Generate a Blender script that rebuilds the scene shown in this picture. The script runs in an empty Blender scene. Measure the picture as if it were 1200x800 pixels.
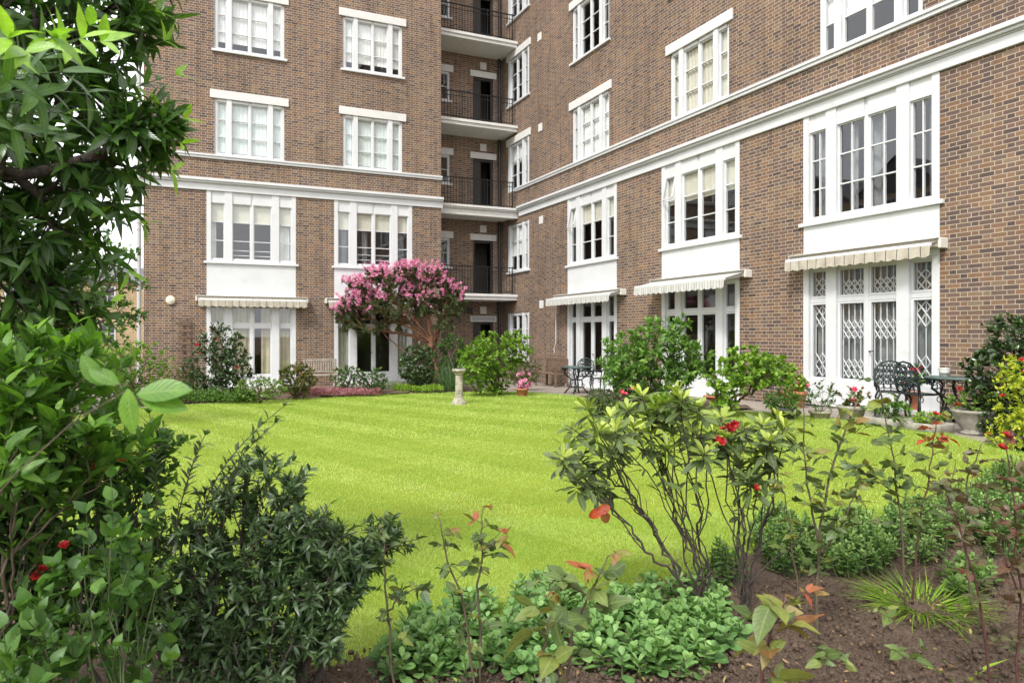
import bpy, math, random
import numpy as np
from mathutils import Vector
S = bpy.context.scene
COL = S.collection
# ------------------------------------------------------------------ camera geometry
TH = math.radians(22.9); CT, ST = math.cos(TH), math.sin(TH)
FPX, CX, CY, H = 805.0, 545.0, 393.0, 1.65
FW = np.array([ST, CT, 0.]); RT = np.array([CT, -ST, 0.]); UP = np.array([0., 0., 1.]); CAM = np.array([0., 0., H])
YL, XR, YS, YB = 22.7, 12.0, 23.3, 24.65          # left wing front, right wing front, balcony edge, recess back

def P(px, py, k):
    return CAM + k*(FW + RT*((px-CX)/FPX) + UP*((CY-py)/FPX))
def sstep(a, b, x):
    t = np.clip((x-a)/(b-a), 0, 1); return t*t*(3-2*t)
def gz(x, y):
    x = np.asarray(x, float); y = np.asarray(y, float)
    return .30*np.clip((20-y)/11.5, 0, 1)*sstep(2.5, 9.5, x)*sstep(-4, 7, y)
def G(px, py, off=0.):
    d = FW + RT*((px-CX)/FPX) + UP*((CY-py)/FPX); z = 0.
    for _ in range(12):
        k = (z+off-H)/d[2]; p = CAM+k*d; z = float(gz(p[0], p[1]))
    return np.array([p[0], p[1], z+off])
def KD(p):                                        # depth of a point from the lens
    return float(np.dot(np.asarray(p)-CAM, FW))
def at(x, y, dz=0.):
    return np.array([x, y, float(gz(x, y))+dz])

# ------------------------------------------------------------------ materials
def mat(name):
    m = bpy.data.materials.new(name); m.use_nodes = True
    nt = m.node_tree; nt.nodes.clear(); return m, nt
class N:
    def __init__(s, nt): s.nt = nt
    def n(s, t, **kw):
        x = s.nt.nodes.new(t)
        for k, v in kw.items():
            if k == 'ins':
                for i, val in v.items():
                    if isinstance(val, bpy.types.NodeSocket): s.nt.links.new(val, x.inputs[i])
                    else: x.inputs[i].default_value = val
            else: setattr(x, k, v)
        return x
    def math(s, op, a, b=0., c=0.):
        return s.n('ShaderNodeMath', operation=op, ins={0: a, 1: b, 2: c}).outputs[0]
    def mix(s, f, a, b, bt='MIX'):
        x = s.n('ShaderNodeMix', data_type='RGBA', blend_type=bt, clamp_factor=True)
        for i, val in ((0, f), (6, a), (7, b)):
            if isinstance(val, bpy.types.NodeSocket): s.nt.links.new(val, x.inputs[i])
            else: x.inputs[i].default_value = val
        return x.outputs[2]
    def noise(s, vec, scale, detail=3., rough=.55):
        x = s.n('ShaderNodeTexNoise', ins={'Scale': scale, 'Detail': detail, 'Roughness': rough})
        if vec is not None: s.nt.links.new(vec, x.inputs['Vector'])
        return x.outputs[0]
    def ramp(s, f, stops, interp='LINEAR'):
        x = s.n('ShaderNodeValToRGB'); x.color_ramp.interpolation = interp
        e = x.color_ramp.elements
        while len(e) > 1: e.remove(e[-1])
        e[0].position = stops[0][0]; e[0].color = c4(stops[0][1])
        for p, c in stops[1:]:
            q = e.new(p); q.color = c4(c)
        s.nt.links.new(f, x.inputs[0]); return x.outputs[0]
    def out(s, sh): s.nt.links.new(sh, s.n('ShaderNodeOutputMaterial').inputs[0])
def c4(c): return (c[0], c[1], c[2], 1.) if len(c) == 3 else tuple(c)

def simple(name, col, rough=.5, metal=0., noise=0., nscale=8., bump=0., bscale=40., spec=.5, dirt=None):
    m, nt = mat(name); q = N(nt)
    tc = q.n('ShaderNodeTexCoord').outputs['Object']
    c = c4(col)
    if noise:
        f = q.noise(tc, nscale, 5.)
        lo = [max(0, v*(1-noise)) for v in col[:3]]; hi = [min(1, v*(1+noise)) for v in col[:3]]
        c = q.ramp(f, [(.3, lo), (.7, hi)])
    if dirt:
        f2 = q.ramp(q.noise(tc, dirt[1], 6., .7), [(dirt[2], (0, 0, 0)), (dirt[2]+.15, (1, 1, 1))])
        c = q.mix(q.math('MULTIPLY', f2, dirt[3]), c, c4(dirt[0]))
    b = q.n('ShaderNodeBsdfPrincipled', ins={'Base Color': c, 'Roughness': rough, 'Metallic': metal, 'Specular IOR Level': spec})
    if bump:
        h = q.noise(tc, bscale, 4.)
        bn = q.n('ShaderNodeBump', ins={'Strength': bump, 'Distance': .02, 'Height': h})
        nt.links.new(bn.outputs[0], b.inputs['Normal'])
    q.out(b.outputs[0]); return m

def brick(name, cols, mortar, dark=1.):
    m, nt = mat(name); q = N(nt)
    uv = q.n('ShaderNodeUVMap').outputs[0]
    sp = q.n('ShaderNodeSeparateXYZ', ins={0: uv}); u, v = sp.outputs[0], sp.outputs[1]
    wob = q.noise(uv, 6., 2.)
    v = q.math('ADD', v, q.math('MULTIPLY', q.math('SUBTRACT', wob, .5), .006))
    CH, PER, ST_ = .0762, .3477, .2318
    row = q.math('FLOOR', q.math('DIVIDE', v, CH)); fv = q.math('FRACT', q.math('DIVIDE', v, CH))
    sh = q.math('MULTIPLY', q.math('MODULO', q.math('ABSOLUTE', row), 2.), PER/2)
    us = q.math('ADD', q.math('ADD', u, sh), 100*PER)
    cell = q.math('FLOOR', q.math('DIVIDE', us, PER)); fu = q.math('MULTIPLY', q.math('FRACT', q.math('DIVIDE', us, PER)), PER)
    hd = q.math('GREATER_THAN', fu, ST_)
    bid = q.math('ADD', q.math('MULTIPLY', cell, 2.), hd)
    xl = q.math('SUBTRACT', fu, q.math('MULTIPLY', hd, ST_))
    wd = q.math('SUBTRACT', ST_, q.math('MULTIPLY', hd, ST_-(PER-ST_)))
    dx = q.math('MINIMUM', xl, q.math('SUBTRACT', wd, xl))
    dy = q.math('MULTIPLY', q.math('MINIMUM', fv, q.math('SUBTRACT', 1., fv)), CH)
    ed = q.math('MINIMUM', dx, dy)
    ed = q.math('ADD', ed, q.math('MULTIPLY', q.math('SUBTRACT', q.noise(uv, 60., 3.), .5), .004))
    mm = q.n('ShaderNodeMapRange', interpolation_type='SMOOTHSTEP', ins={'Value': ed, 'From Min': .0045, 'From Max': .0075}).outputs[0]
    cv = q.n('ShaderNodeCombineXYZ', ins={0: bid, 1: row}).outputs[0]
    wn = q.n('ShaderNodeTexWhiteNoise', noise_dimensions='2D', ins={'Vector': cv})
    colr = q.ramp(wn.outputs[0], cols, 'LINEAR')
    grain = q.noise(uv, 45., 5., .7); big = q.noise(uv, .35, 3.)
    colr = q.mix(.55, colr, q.ramp(grain, [(.25, (.5, .48, .46)), (.75, (1.25, 1.22, 1.2))]), 'MULTIPLY')
    mc = q.ramp(q.noise(uv, 9., 4.), [(.3, [x*.85 for x in mortar]), (.7, [min(1, x*1.12) for x in mortar])])
    c = q.mix(mm, mc, colr)
    c = q.mix(1., c, q.ramp(big, [(.3, (.86*dark, .85*dark, .84*dark)), (.7, (1.1*dark, 1.08*dark, 1.06*dark))]), 'MULTIPLY')
    strk = q.n('ShaderNodeMapping', ins={'Vector': uv, 'Scale': (2.2, .22, 1.)}).outputs[0]
    c = q.mix(1., c, q.ramp(q.noise(strk, 1.6, 5., .6), [(.28, (.70, .69, .68)), (.5, (1., 1., 1.))]), 'MULTIPLY')
    b = q.n('ShaderNodeBsdfPrincipled', ins={'Base Color': c, 'Roughness': .85, 'Specular IOR Level': .25})
    hh = q.math('ADD', mm, q.math('MULTIPLY', grain, .25))
    bn = q.n('ShaderNodeBump', ins={'Strength': .5, 'Distance': .006, 'Height': hh})
    nt.links.new(bn.outputs[0], b.inputs['Normal']); q.out(b.outputs[0]); return m

def leafm(name, stops, rough=.45, trans=.28, spec=.5, veins=0., tcol=None, gain=1.):
    m, nt = mat(name); q = N(nt); stops = [(p, tuple(v*gain for v in c)) for p, c in stops]
    t = q.n('ShaderNodeAttribute', attribute_name='tint').outputs['Fac']
    c = q.ramp(t, stops)
    tc = q.n('ShaderNodeTexCoord').outputs['Object']
    c = q.mix(.8, c, q.ramp(q.noise(tc, 35., 4., .65), [(.28, (.62, .66, .58)), (.72, (1.25, 1.18, 1.1))]), 'MULTIPLY')
    c = q.mix(q.ramp(q.noise(tc, 110., 2.), [(.66, (0, 0, 0)), (.74, (.45, .45, .45))]), c, (.12, .08, .03, 1))
    bn = None
    if veins:
        uv = q.n('ShaderNodeUVMap').outputs[0]; sp = q.n('ShaderNodeSeparateXYZ', ins={0: uv})
        a = q.math('ABSOLUTE', q.math('SUBTRACT', sp.outputs[0], .5))
        mid = q.math('LESS_THAN', a, .035)
        ph = q.math('FRACT', q.math('MULTIPLY', q.math('SUBTRACT', sp.outputs[1], q.math('MULTIPLY', a, .5)), 8.))
        sv = q.math('LESS_THAN', q.math('ABSOLUTE', q.math('SUBTRACT', ph, .5)), .06)
        vv = q.math('MAXIMUM', mid, q.math('MULTIPLY', sv, .45))
        c = q.mix(q.math('MULTIPLY', vv, veins), c, (.42, .5, .2, 1))
        bn = q.n('ShaderNodeBump', ins={'Strength': .35, 'Distance': .002, 'Height': q.math('ABSOLUTE', q.math('SUBTRACT', ph, .5))}).outputs[0]
    b = q.n('ShaderNodeBsdfPrincipled', ins={'Base Color': c, 'Roughness': rough, 'Specular IOR Level': spec})
    tr = q.n('ShaderNodeBsdfTranslucent', ins={'Color': q.mix(1., c, c4(tcol or (1.5, 1.7, .7)), 'MULTIPLY')})
    if bn: nt.links.new(bn, b.inputs['Normal'])
    mx = q.n('ShaderNodeMixShader', ins={0: trans, 1: b.outputs[0], 2: tr.outputs[0]})
    q.out(mx.outputs[0]); return m

M = {}
BR = [(0., (.085, .066, .066)), (.15, (.125, .088, .08)), (.3, (.16, .108, .09)), (.45, (.18, .118, .092)), (.58, (.145, .108, .098)),
      (.7, (.19, .12, .085)), (.82, (.215, .132, .086)), (.92, (.225, .17, .125)), (.97, (.245, .14, .08)), (1., (.105, .082, .083))]
M['brick'] = brick('brown_flemish_brick', BR, (.44, .37, .28), 1.)
M['brick_far'] = brick('yellow_stock_brick', [(0., (.38, .27, .14)), (.5, (.46, .34, .18)), (1., (.52, .40, .24))], (.5, .45, .36))
M['white'] = simple('white_paint', (.62, .635, .65), .5, noise=.05, nscale=1.5, dirt=((.45, .43, .38), 2.5, .56, .3), bump=.05, bscale=12.)
M['soffit'] = simple('off_white_render', (.66, .65, .61), .7, noise=.05, nscale=2.)
M['stone_white'] = simple('painted_stone', (.64, .635, .62), .7, noise=.06, nscale=5., dirt=((.4, .38, .33), 4., .6, .3))
M['iron'] = simple('black_iron', (.018, .02, .022), .45, .4)
M['iron_green'] = simple('dark_green_cast_iron', (.022, .035, .035), .4, .35, noise=.3, nscale=20.)
M['pipe'] = simple('black_pipe', (.02, .02, .022), .4)
M['pipe_grey'] = simple('grey_pipe', (.42, .42, .43), .5)
M['dark'] = simple('dark_door', (.03, .027, .025), .5)
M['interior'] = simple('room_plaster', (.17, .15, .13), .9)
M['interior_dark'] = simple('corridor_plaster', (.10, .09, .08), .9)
M['cassette'] = simple('awning_casing', (.62, .60, .55), .4)
M['wood_grey'] = simple('weathered_teak', (.33, .29, .24), .8, noise=.3, nscale=14., bump=.3, bscale=30.)
M['wood_brown'] = simple('brown_wood', (.16, .10, .065), .75, noise=.35, nscale=14., bump=.3, bscale=30.)
M['stone'] = simple('mossy_stone', (.36, .33, .26), .95, noise=.35, nscale=12., bump=.6, bscale=45., dirt=((.12, .12, .07), 9., .52, .6))
M['stone_pale'] = simple('pale_cast_stone', (.33, .31, .27), .95, noise=.25, nscale=12., bump=.5, bscale=50., dirt=((.2, .19, .13), 9., .55, .5))
M['terra'] = simple('terracotta', (.42, .16, .085), .85, noise=.2, nscale=14., bump=.2, dirt=((.5, .4, .32), 10., .6, .4))
M['plastic'] = simple('black_plastic_pot', (.03, .03, .03), .6)
M['bark_dark'] = simple('dark_bark', (.055, .042, .034), .9, noise=.4, nscale=40., bump=.6, bscale=70.)
M['bark_red'] = simple('reddish_bark', (.20, .095, .05), .85, noise=.4, nscale=14., bump=.6, bscale=40.)
M['stem_green'] = simple('green_stem', (.05, .075, .022), .6, noise=.25, nscale=30.)
M['stem_brown'] = simple('brown_stem', (.085, .065, .04), .8, noise=.3, nscale=30.)
M['stem_red'] = simple('red_stem', (.075, .03, .025), .55, noise=.3, nscale=40.)
M['alarm'] = simple('cream_plastic', (.66, .60, .46), .4)
M['cream'] = simple('cream_blind', (.62, .60, .51), .9, noise=.05)
M['net'] = simple('net_curtain', (.80, .81, .80), .9, noise=.12, nscale=3.)
M['net_green'] = simple('pale_green_curtain', (.70, .78, .77), .9, noise=.08, nscale=3.)
M['drape'] = simple('cream_drape', (.52, .48, .34), .9, noise=.15, nscale=4.)
M['grey_drape'] = simple('grey_drape', (.22, .23, .24), .9, noise=.2, nscale=4.)
M['brass'] = simple('verdigris_bronze', (.10, .15, .12), .5, .6)
M['ceramic'] = simple('white_ceramic', (.75, .74, .70), .3)
def glass():
    m, nt = mat('window_glass'); q = N(nt)
    tc = q.n('ShaderNodeTexCoord').outputs['Object']
    bn = q.n('ShaderNodeBump', ins={'Strength': .012, 'Distance': .01, 'Height': q.noise(tc, 1.3, 2.)})
    ge = q.n('ShaderNodeNewGeometry')
    dt = q.n('ShaderNodeVectorMath', operation='DOT_PRODUCT', ins={0: ge.outputs['Incoming'], 1: ge.outputs['Normal']}).outputs['Value']
    fr = q.math('ADD', .10, q.math('MULTIPLY', .90, q.math('POWER', q.math('SUBTRACT', 1., q.math('ABSOLUTE', dt)), 5.)))
    gl = q.n('ShaderNodeBsdfGlossy', ins={'Color': (.95, .97, 1, 1), 'Roughness': .01, 'Normal': bn.outputs[0]})
    tr = q.n('ShaderNodeBsdfTransparent', ins={'Color': (.95, .96, .955, 1)})
    q.out(q.n('ShaderNodeMixShader', ins={0: fr, 1: tr.outputs[0], 2: gl.outputs[0]}).outputs[0]); return m
M['glass'] = glass()
def stripe(name, base, line, per, wid, dirt=.3):
    m, nt = mat(name); q = N(nt)
    uv = q.n('ShaderNodeUVMap').outputs[0]; sp = q.n('ShaderNodeSeparateXYZ', ins={0: uv})
    fr = q.math('FRACT', q.math('DIVIDE', sp.outputs[0], per))
    c = q.mix(q.math('LESS_THAN', fr, wid), c4(base), c4(line))
    c = q.mix(dirt, c, q.ramp(q.noise(uv, 5., 5., .7), [(.3, (.55, .53, .48)), (.7, (1.1, 1.1, 1.1))]), 'MULTIPLY')
    b = q.n('ShaderNodeBsdfPrincipled', ins={'Base Color': c, 'Roughness': .9})
    tr = q.n('ShaderNodeBsdfTranslucent', ins={'Color': c})
    q.out(q.n('ShaderNodeMixShader', ins={0: .25, 1: b.outputs[0], 2: tr.outputs[0]}).outputs[0]); return m
M['awning_beige'] = stripe('beige_striped_canvas', (.60, .55, .46), (.10, .11, .10), .205, .07, .5)
M['awning_white'] = stripe('white_striped_canvas', (.72, .71, .68), (.50, .52, .50), .09, .35, .35)
def ground_mats():
    m, nt = mat('lawn_turf'); q = N(nt)
    tc = q.n('ShaderNodeTexCoord').outputs['Object']
    c = q.ramp(q.noise(tc, 60., 5., .7), [(.25, (.09, .13, .015)), (.5, (.20, .26, .025)), (.8, (.30, .35, .05))])
    c = q.mix(.7, c, q.ramp(q.noise(tc, 1.1, 4.), [(.3, (.8, .82, .7)), (.7, (1.15, 1.1, 1.05))]), 'MULTIPLY')
    b = q.n('ShaderNodeBsdfPrincipled', ins={'Base Color': c, 'Roughness': .8, 'Specular IOR Level': .2})
    nt.links.new(q.n('ShaderNodeBump', ins={'Strength': .6, 'Distance': .02, 'Height': q.noise(tc, 90., 4.)}).outputs[0], b.inputs['Normal'])
    q.out(b.outputs[0]); M['turf'] = m
    m, nt = mat('bed_soil'); q = N(nt)
    tc = q.n('ShaderNodeTexCoord').outputs['Object']
    c = q.ramp(q.noise(tc, 55., 8., .8), [(.28, (.06, .04, .03)), (.5, (.155, .11, .082)), (.72, (.27, .20, .155))])
    c = q.mix(q.ramp(q.noise(tc, 75., 3.), [(.66, (0, 0, 0)), (.72, (1, 1, 1))]), c, (.25, .19, .13, 1))
    b = q.n('ShaderNodeBsdfPrincipled', ins={'Base Color': c, 'Roughness': .95, 'Specular IOR Level': .15})
    nt.links.new(q.n('ShaderNodeBump', ins={'Strength': 1., 'Distance': .03, 'Height': q.noise(tc, 40., 8., .75)}).outputs[0], b.inputs['Normal'])
    q.out(b.outputs[0]); M['soil'] = m
    m, nt = mat('stone_paving'); q = N(nt)
    tc = q.n('ShaderNodeTexCoord').outputs['Object']
    br = q.n('ShaderNodeTexBrick', offset=.5, ins={'Vector': tc, 'Scale': 1., 'Mortar Size': .008, 'Brick Width': .75, 'Row Height': .5,
             'Color1': (.34, .29, .25, 1), 'Color2': (.27, .24, .21, 1), 'Mortar': (.12, .10, .085, 1)})
    c = q.mix(.7, br.outputs[0], q.ramp(q.noise(tc, 7., 7., .7), [(.3, (.7, .7, .68)), (.7, (1.2, 1.18, 1.15))]), 'MULTIPLY')
    b = q.n('ShaderNodeBsdfPrincipled', ins={'Base Color': c, 'Roughness': .85, 'Specular IOR Level': .3})
    nt.links.new(q.n('ShaderNodeBump', ins={'Strength': .4, 'Distance': .01, 'Height': q.math('SUBTRACT', 1., br.outputs[1])}).outputs[0], b.inputs['Normal'])
    q.out(b.outputs[0]); M['paving'] = m
ground_mats()

# ------------------------------------------------------------------ mesh helpers
def link(name, me, m, parent=None, smooth=False):
    o = bpy.data.objects.new(name, me); COL.objects.link(o)
    if m is not None: me.materials.append(m)
    if parent is not None:
        o.parent = parent
        o.matrix_parent_inverse = parent.matrix_basis.inverted()
    if smooth: me.polygons.foreach_set('use_smooth', [True]*len(me.polygons))
    return o
class MB:
    def __init__(s): s.v = []; s.f = []; s.uv = []
    def quad(s, pts, uv=None):
        i = len(s.v); s.v += [tuple(p) for p in pts]; s.f.append(tuple(range(i, i+len(pts))))
        s.uv += list(uv) if uv else [(0., 0.)]*len(pts)
    def box(s, a, b, T=None):
        x0, y0, z0 = a; x1, y1, z1 = b
        c = [(x0,y0,z0),(x1,y0,z0),(x1,y1,z0),(x0,y1,z0),(x0,y0,z1),(x1,y0,z1),(x1,y1,z1),(x0,y1,z1)]
        if T: c = [T(*p) for p in c]
        i = len(s.v); s.v += [tuple(p) for p in c]
        for f in ((0,3,2,1),(4,5,6,7),(0,1,5,4),(1,2,6,5),(2,3,7,6),(3,0,4,7)):
            s.f.append(tuple(i+j for j in f))
            for j in f:
                q = ((x0,y0,z0),(x1,y0,z0),(x1,y1,z0),(x0,y1,z0),(x0,y0,z1),(x1,y0,z1),(x1,y1,z1),(x0,y1,z1))[j]
                s.uv.append((q[0]+q[1], q[2]))
    def tube(s, pts, rad, n=6, cap=True):
        p = np.asarray(pts, float); k = len(p)
        r = np.full(k, rad) if np.isscalar(rad) else np.asarray(rad, float)
        t = np.gradient(p, axis=0); t /= np.linalg.norm(t, axis=1)[:, None]+1e-9
        m = p[-1]-p[0]; m = m/(np.linalg.norm(m)+1e-9)
        ref = np.eye(3)[int(np.argmin(np.abs(m)))]
        sd = np.cross(t, ref); sd /= np.linalg.norm(sd, axis=1)[:, None]+1e-9
        uu = np.cross(sd, t)
        a = np.arange(n)*2*math.pi/n
        ring = p[:, None]+r[:, None, None]*(np.cos(a)[None, :, None]*sd[:, None]+np.sin(a)[None, :, None]*uu[:, None])
        i = len(s.v); s.v += [tuple(x) for x in ring.reshape(-1, 3).tolist()]
        for a_ in range(k-1):
            for b_ in range(n):
                c_ = (b_+1) % n
                s.f.append((i+a_*n+b_, i+a_*n+c_, i+(a_+1)*n+c_, i+(a_+1)*n+b_)); s.uv += [(0., 0.)]*4
        if cap:
            s.f.append(tuple(i+j for j in range(n))[::-1]); s.uv += [(0., 0.)]*n
            s.f.append(tuple(i+(k-1)*n+j for j in range(n))); s.uv += [(0., 0.)]*n
    def lathe(s, prof, c=(0, 0, 0), n=24, sq=None):
        i = len(s.v); k = len(prof)
        for r, z in prof:
            for j in range(n):
                a = 2*math.pi*j/n; x, y = math.cos(a), math.sin(a)
                if sq: e = (abs(x)**sq+abs(y)**sq)**(-1/sq); x *= e; y *= e
                s.v.append((c[0]+r*x, c[1]+r*y, c[2]+z))
        for a in range(k-1):
            for b in range(n):
                d = (b+1) % n
                s.f.append((i+a*n+b, i+a*n+d, i+(a+1)*n+d, i+(a+1)*n+b)); s.uv += [(0., 0.)]*4
        s.f.append(tuple(i+j for j in range(n))[::-1]); s.uv += [(0., 0.)]*n
        s.f.append(tuple(i+(k-1)*n+j for j in range(n))); s.uv += [(0., 0.)]*n
    def build(s, name, m, parent=None, smooth=False, bevel=0.):
        me = bpy.data.meshes.new(name); me.from_pydata(s.v, [], s.f)
        l = me.uv_layers.new(name='UVMap'); l.data.foreach_set('uv', np.asarray(s.uv, np.float32).ravel())
        o = link(name, me, m, parent, smooth)
        if bevel:
            b = o.modifiers.new('b', 'BEVEL'); b.width = bevel; b.segments = 2; b.limit_method = 'ANGLE'
        return o
def npmesh(name, V, F, m, parent=None, uv=None, tint=None, smooth=True):
    """V (n,3), F (k,s) all faces of one size; uv (k*s,2); tint (k)"""
    me = bpy.data.meshes.new(name); k, s = F.shape
    me.vertices.add(len(V)); me.vertices.foreach_set('co', V.astype(np.float32).ravel())
    me.loops.add(k*s); me.loops.foreach_set('vertex_index', F.astype(np.int32).ravel())
    me.polygons.add(k); me.polygons.foreach_set('loop_start', (np.arange(k)*s).astype(np.int32))
    me.update(calc_edges=True)
    if uv is not None:
        me.uv_layers.new(name='UVMap').data.foreach_set('uv', uv.astype(np.float32).ravel())
    if tint is not None:
        me.attributes.new('tint', 'FLOAT', 'FACE').data.foreach_set('value', np.clip(tint, 0, 1).astype(np.float32))
    me.validate()
    return link(name, me, m, parent, smooth)
def tag(o, label=None, cat=None, group=None, kind=None):
    for k, v in (('label', label), ('category', cat), ('group', group), ('kind', kind)):
        if v: o[k] = v
    return o
def thing(name, label, cat, loc=(0, 0, 0), rz=0., group=None):
    o = bpy.data.objects.new(name, None); COL.objects.link(o); o.empty_display_size = .2
    o.location = tuple(float(x) for x in loc); o.rotation_euler = (0, 0, rz)
    return tag(o, label, cat, group)
def local(o, parent):                    # mesh built in the thing's own coordinates
    o.parent = parent; o.matrix_parent_inverse.identity(); return o
def copy_tree(o, parent=None):
    c = o.copy(); COL.objects.link(c)
    if parent is not None: c.parent = parent; c.matrix_parent_inverse = o.matrix_parent_inverse
    for ch in [x for x in COL.objects if x.parent == o]: copy_tree(ch, c)
    return c

# ------------------------------------------------------------------ foliage helpers
def unit(a): return a/(np.linalg.norm(a, axis=-1, keepdims=True)+1e-9)
PROF = {'oval': lambda v: np.sin(np.pi*v)**.75, 'lance': lambda v: np.sin(np.pi*v**.8)**.9*(1-.25*v),
        'obov': lambda v: np.sin(np.pi*v**1.5)**.7, 'ovate': lambda v: np.sin(np.pi*v**.65)**.9}
ROWS = {0: [0, .1, .25, .42, .6, .77, .9, 1], 1: [0, .25, .6, 1]}
def leaves(name, pos, d, nrm, L, W, tint, m, parent, shape='oval', lod=1, fold=.25, curl=.25, wave=0., rng=None):
    n = len(pos); d = unit(d); sd = unit(np.cross(d, nrm)); nm = unit(np.cross(sd, d))
    L = np.broadcast_to(L, n).astype(float); W = np.broadcast_to(W, n).astype(float)*.5; curl = np.broadcast_to(curl, n)
    if lod == 2:
        a = pos; b = pos+d*(L*.45)[:, None]; e = pos+d*(L)[:, None]-nm*(curl*L)[:, None]
        up = nm*(fold*W)[:, None]
        V = np.stack([a, b-sd*W[:, None]+up, e, b+sd*W[:, None]+up], 1).reshape(-1, 3)
        i = np.arange(n)*4
        F = np.stack([np.stack([i, i+3, i+2], 1), np.stack([i, i+2, i+1], 1)], 1).reshape(-1, 3)
        uv = np.tile(np.array([[.5, 0], [1, .45], [.5, 1], [.5, 0], [.5, 1], [0, .45]]), (n, 1))
        return npmesh(name, V, F, m, parent, uv, np.repeat(tint, 2), True)
    v = np.array(ROWS[lod]); R = len(v); w = np.maximum(PROF[shape](np.clip(v, 1e-4, 1-1e-4)), .03)
    off = np.zeros((n, R))
    if wave and rng is not None: off = rng.normal(0, wave, (n, R))
    V = np.zeros((n, R, 3, 3))
    ctr = pos[:, None]+d[:, None]*(L[:, None]*v)[..., None]-nm[:, None]*((curl*L)[:, None]*v**2)[..., None]
    for j, u in enumerate((-1, 0, 1)):
        V[:, :, j] = ctr+sd[:, None]*(W[:, None]*w*u)[..., None]
        if u: V[:, :, j] += nm[:, None]*(W[:, None]*w*(fold+off*u))[..., None]
    V = V.reshape(-1, 3)
    q = []; uvq = []
    for r in range(R-1):
        for j in range(2):
            q.append([r*3+j, r*3+j+1, (r+1)*3+j+1, (r+1)*3+j])
            uvq += [[j*.5, v[r]], [(j+1)*.5, v[r]], [(j+1)*.5, v[r+1]], [j*.5, v[r+1]]]
    q = np.array(q); F = (np.arange(n)[:, None, None]*(R*3)+q[None]).reshape(-1, 4)
    return npmesh(name, V, F, m, parent, np.tile(np.array(uvq), (n, 1)), np.repeat(tint, len(q)), True)

def bez(a, c, b, k):
    t = np.linspace(0, 1, k)[:, None]; return (1-t)**2*a+2*t*(1-t)*c+t*t*b
def skeleton(base, tips, rng, f=.42, first=5, rt=.002, ex=.5, wob=.06, up=.15):
    paths = []
    def add(p0, p1, r0, r1, term, lift):
        dl = np.linalg.norm(p1-p0); c = (p0+p1)/2+rng.normal(0, wob, 3)*dl; c[2] += up*dl*lift
        k = max(4, min(9, int(dl/.06)+3)); pts = bez(p0, c, p1, k)
        pts[1:-1] += rng.normal(0, .012, (k-2, 3))*dl
        paths.append((pts, np.linspace(r0, r1, k), term))
    def rec(p0, r0, idx, lvl):
        n = len(idx)
        if n == 1 or lvl > 7:
            for i in idx: add(p0, tips[i], r0*.8 if n == 1 else rt*1.6, rt, True, .4)
            return
        k = min(n, first if lvl == 0 else 2+int(rng.random() < .4)); T = tips[idx]
        cen = T[rng.choice(n, k, replace=False)]
        for _ in range(5):
            lab = np.argmin(((T[:, None]-cen[None])**2).sum(2), 1)
            for j in range(k):
                if (lab == j).any(): cen[j] = T[lab == j].mean(0)
        for j in range(k):
            g = idx[lab == j]
            if len(g) == 0: continue
            r = min(rt*len(g)**ex*1.2, r0*1.0) if lvl else rt*len(g)**ex*1.2
            if len(g) == 1: add(p0, tips[g[0]], r, rt, True, .5); continue
            ctr = tips[g].mean(0); node = p0+(ctr-p0)*(f+rng.uniform(-.08, .08)); node = node+rng.normal(0, .05, 3)*np.linalg.norm(ctr-p0)
            add(p0, node, r*1.25, r, False, .5); rec(node, r, g, lvl+1)
    rec(np.asarray(base, float), 1e9, np.arange(len(tips)), 0)
    return paths
def blob(px, py, k, rx, ry, depth=None):
    return (P(px, py, k), rx*k/FPX, (depth if depth is not None else rx*k/FPX), ry*k/FPX)
def sample_blobs(blobs, n, rng, lo=.35):
    vol = np.array([b[1]*b[2]*b[3] for b in blobs])**.8; w = rng.choice(len(blobs), n, p=vol/vol.sum())
    d = unit(rng.normal(0, 1, (n, 3))); r = lo+(1-lo)*rng.random(n)**.6
    out = np.zeros((n, 3))
    for i in range(n):
        c, a, b, e = blobs[w[i]]; q = d[i]*r[i]
        out[i] = c+RT*a*q[0]+FW*b*q[1]+UP*e*q[2]
    return out
def leaf_field(paths, rng, per=8, frac=.45, spread=.9, upb=.25, droop=0., allpaths=False, jit=.35, term=2):
    pos, dr, nm, tt = [], [], [], []
    for pts, rad, isterm in paths:
        if not isterm and not allpaths: continue
        k = len(pts); m = per if isterm else max(1, per//3)
        ph = rng.uniform(0, 6.28)
        t0 = 1-frac if isterm else .2
        for j in range(m):
            t = t0+(1-t0)*(j+.6*rng.random())/m if j < m-term else 1.
            x = t*(k-1); i = min(int(x), k-2); q = pts[i]+(pts[i+1]-pts[i])*(x-i)
            ax = pts[i+1]-pts[i]; ax = ax/(np.linalg.norm(ax)+1e-9)
            ref = np.array([1., 0, 0]) if abs(ax[0]) < .8 else np.array([0, 1., 0])
            a = np.cross(ax, ref); a /= np.linalg.norm(a); b = np.cross(ax, a)
            ph += 2.4; rd = a*math.cos(ph)+b*math.sin(ph)
            s = spread*(1-.35*t)
            dv = ax*(1-.5*s)+rd*s; dv[2] += upb-droop; dv = dv+rng.normal(0, jit*.5, 3); dv /= np.linalg.norm(dv)
            n = ax*.8+UP*.9-rd*.15+rng.normal(0, jit, 3)
            pos.append(q); dr.append(dv); nm.append(n); tt.append(t if isterm else 0.)
    return np.array(pos), np.array(dr), np.array(nm), np.array(tt)
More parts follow.
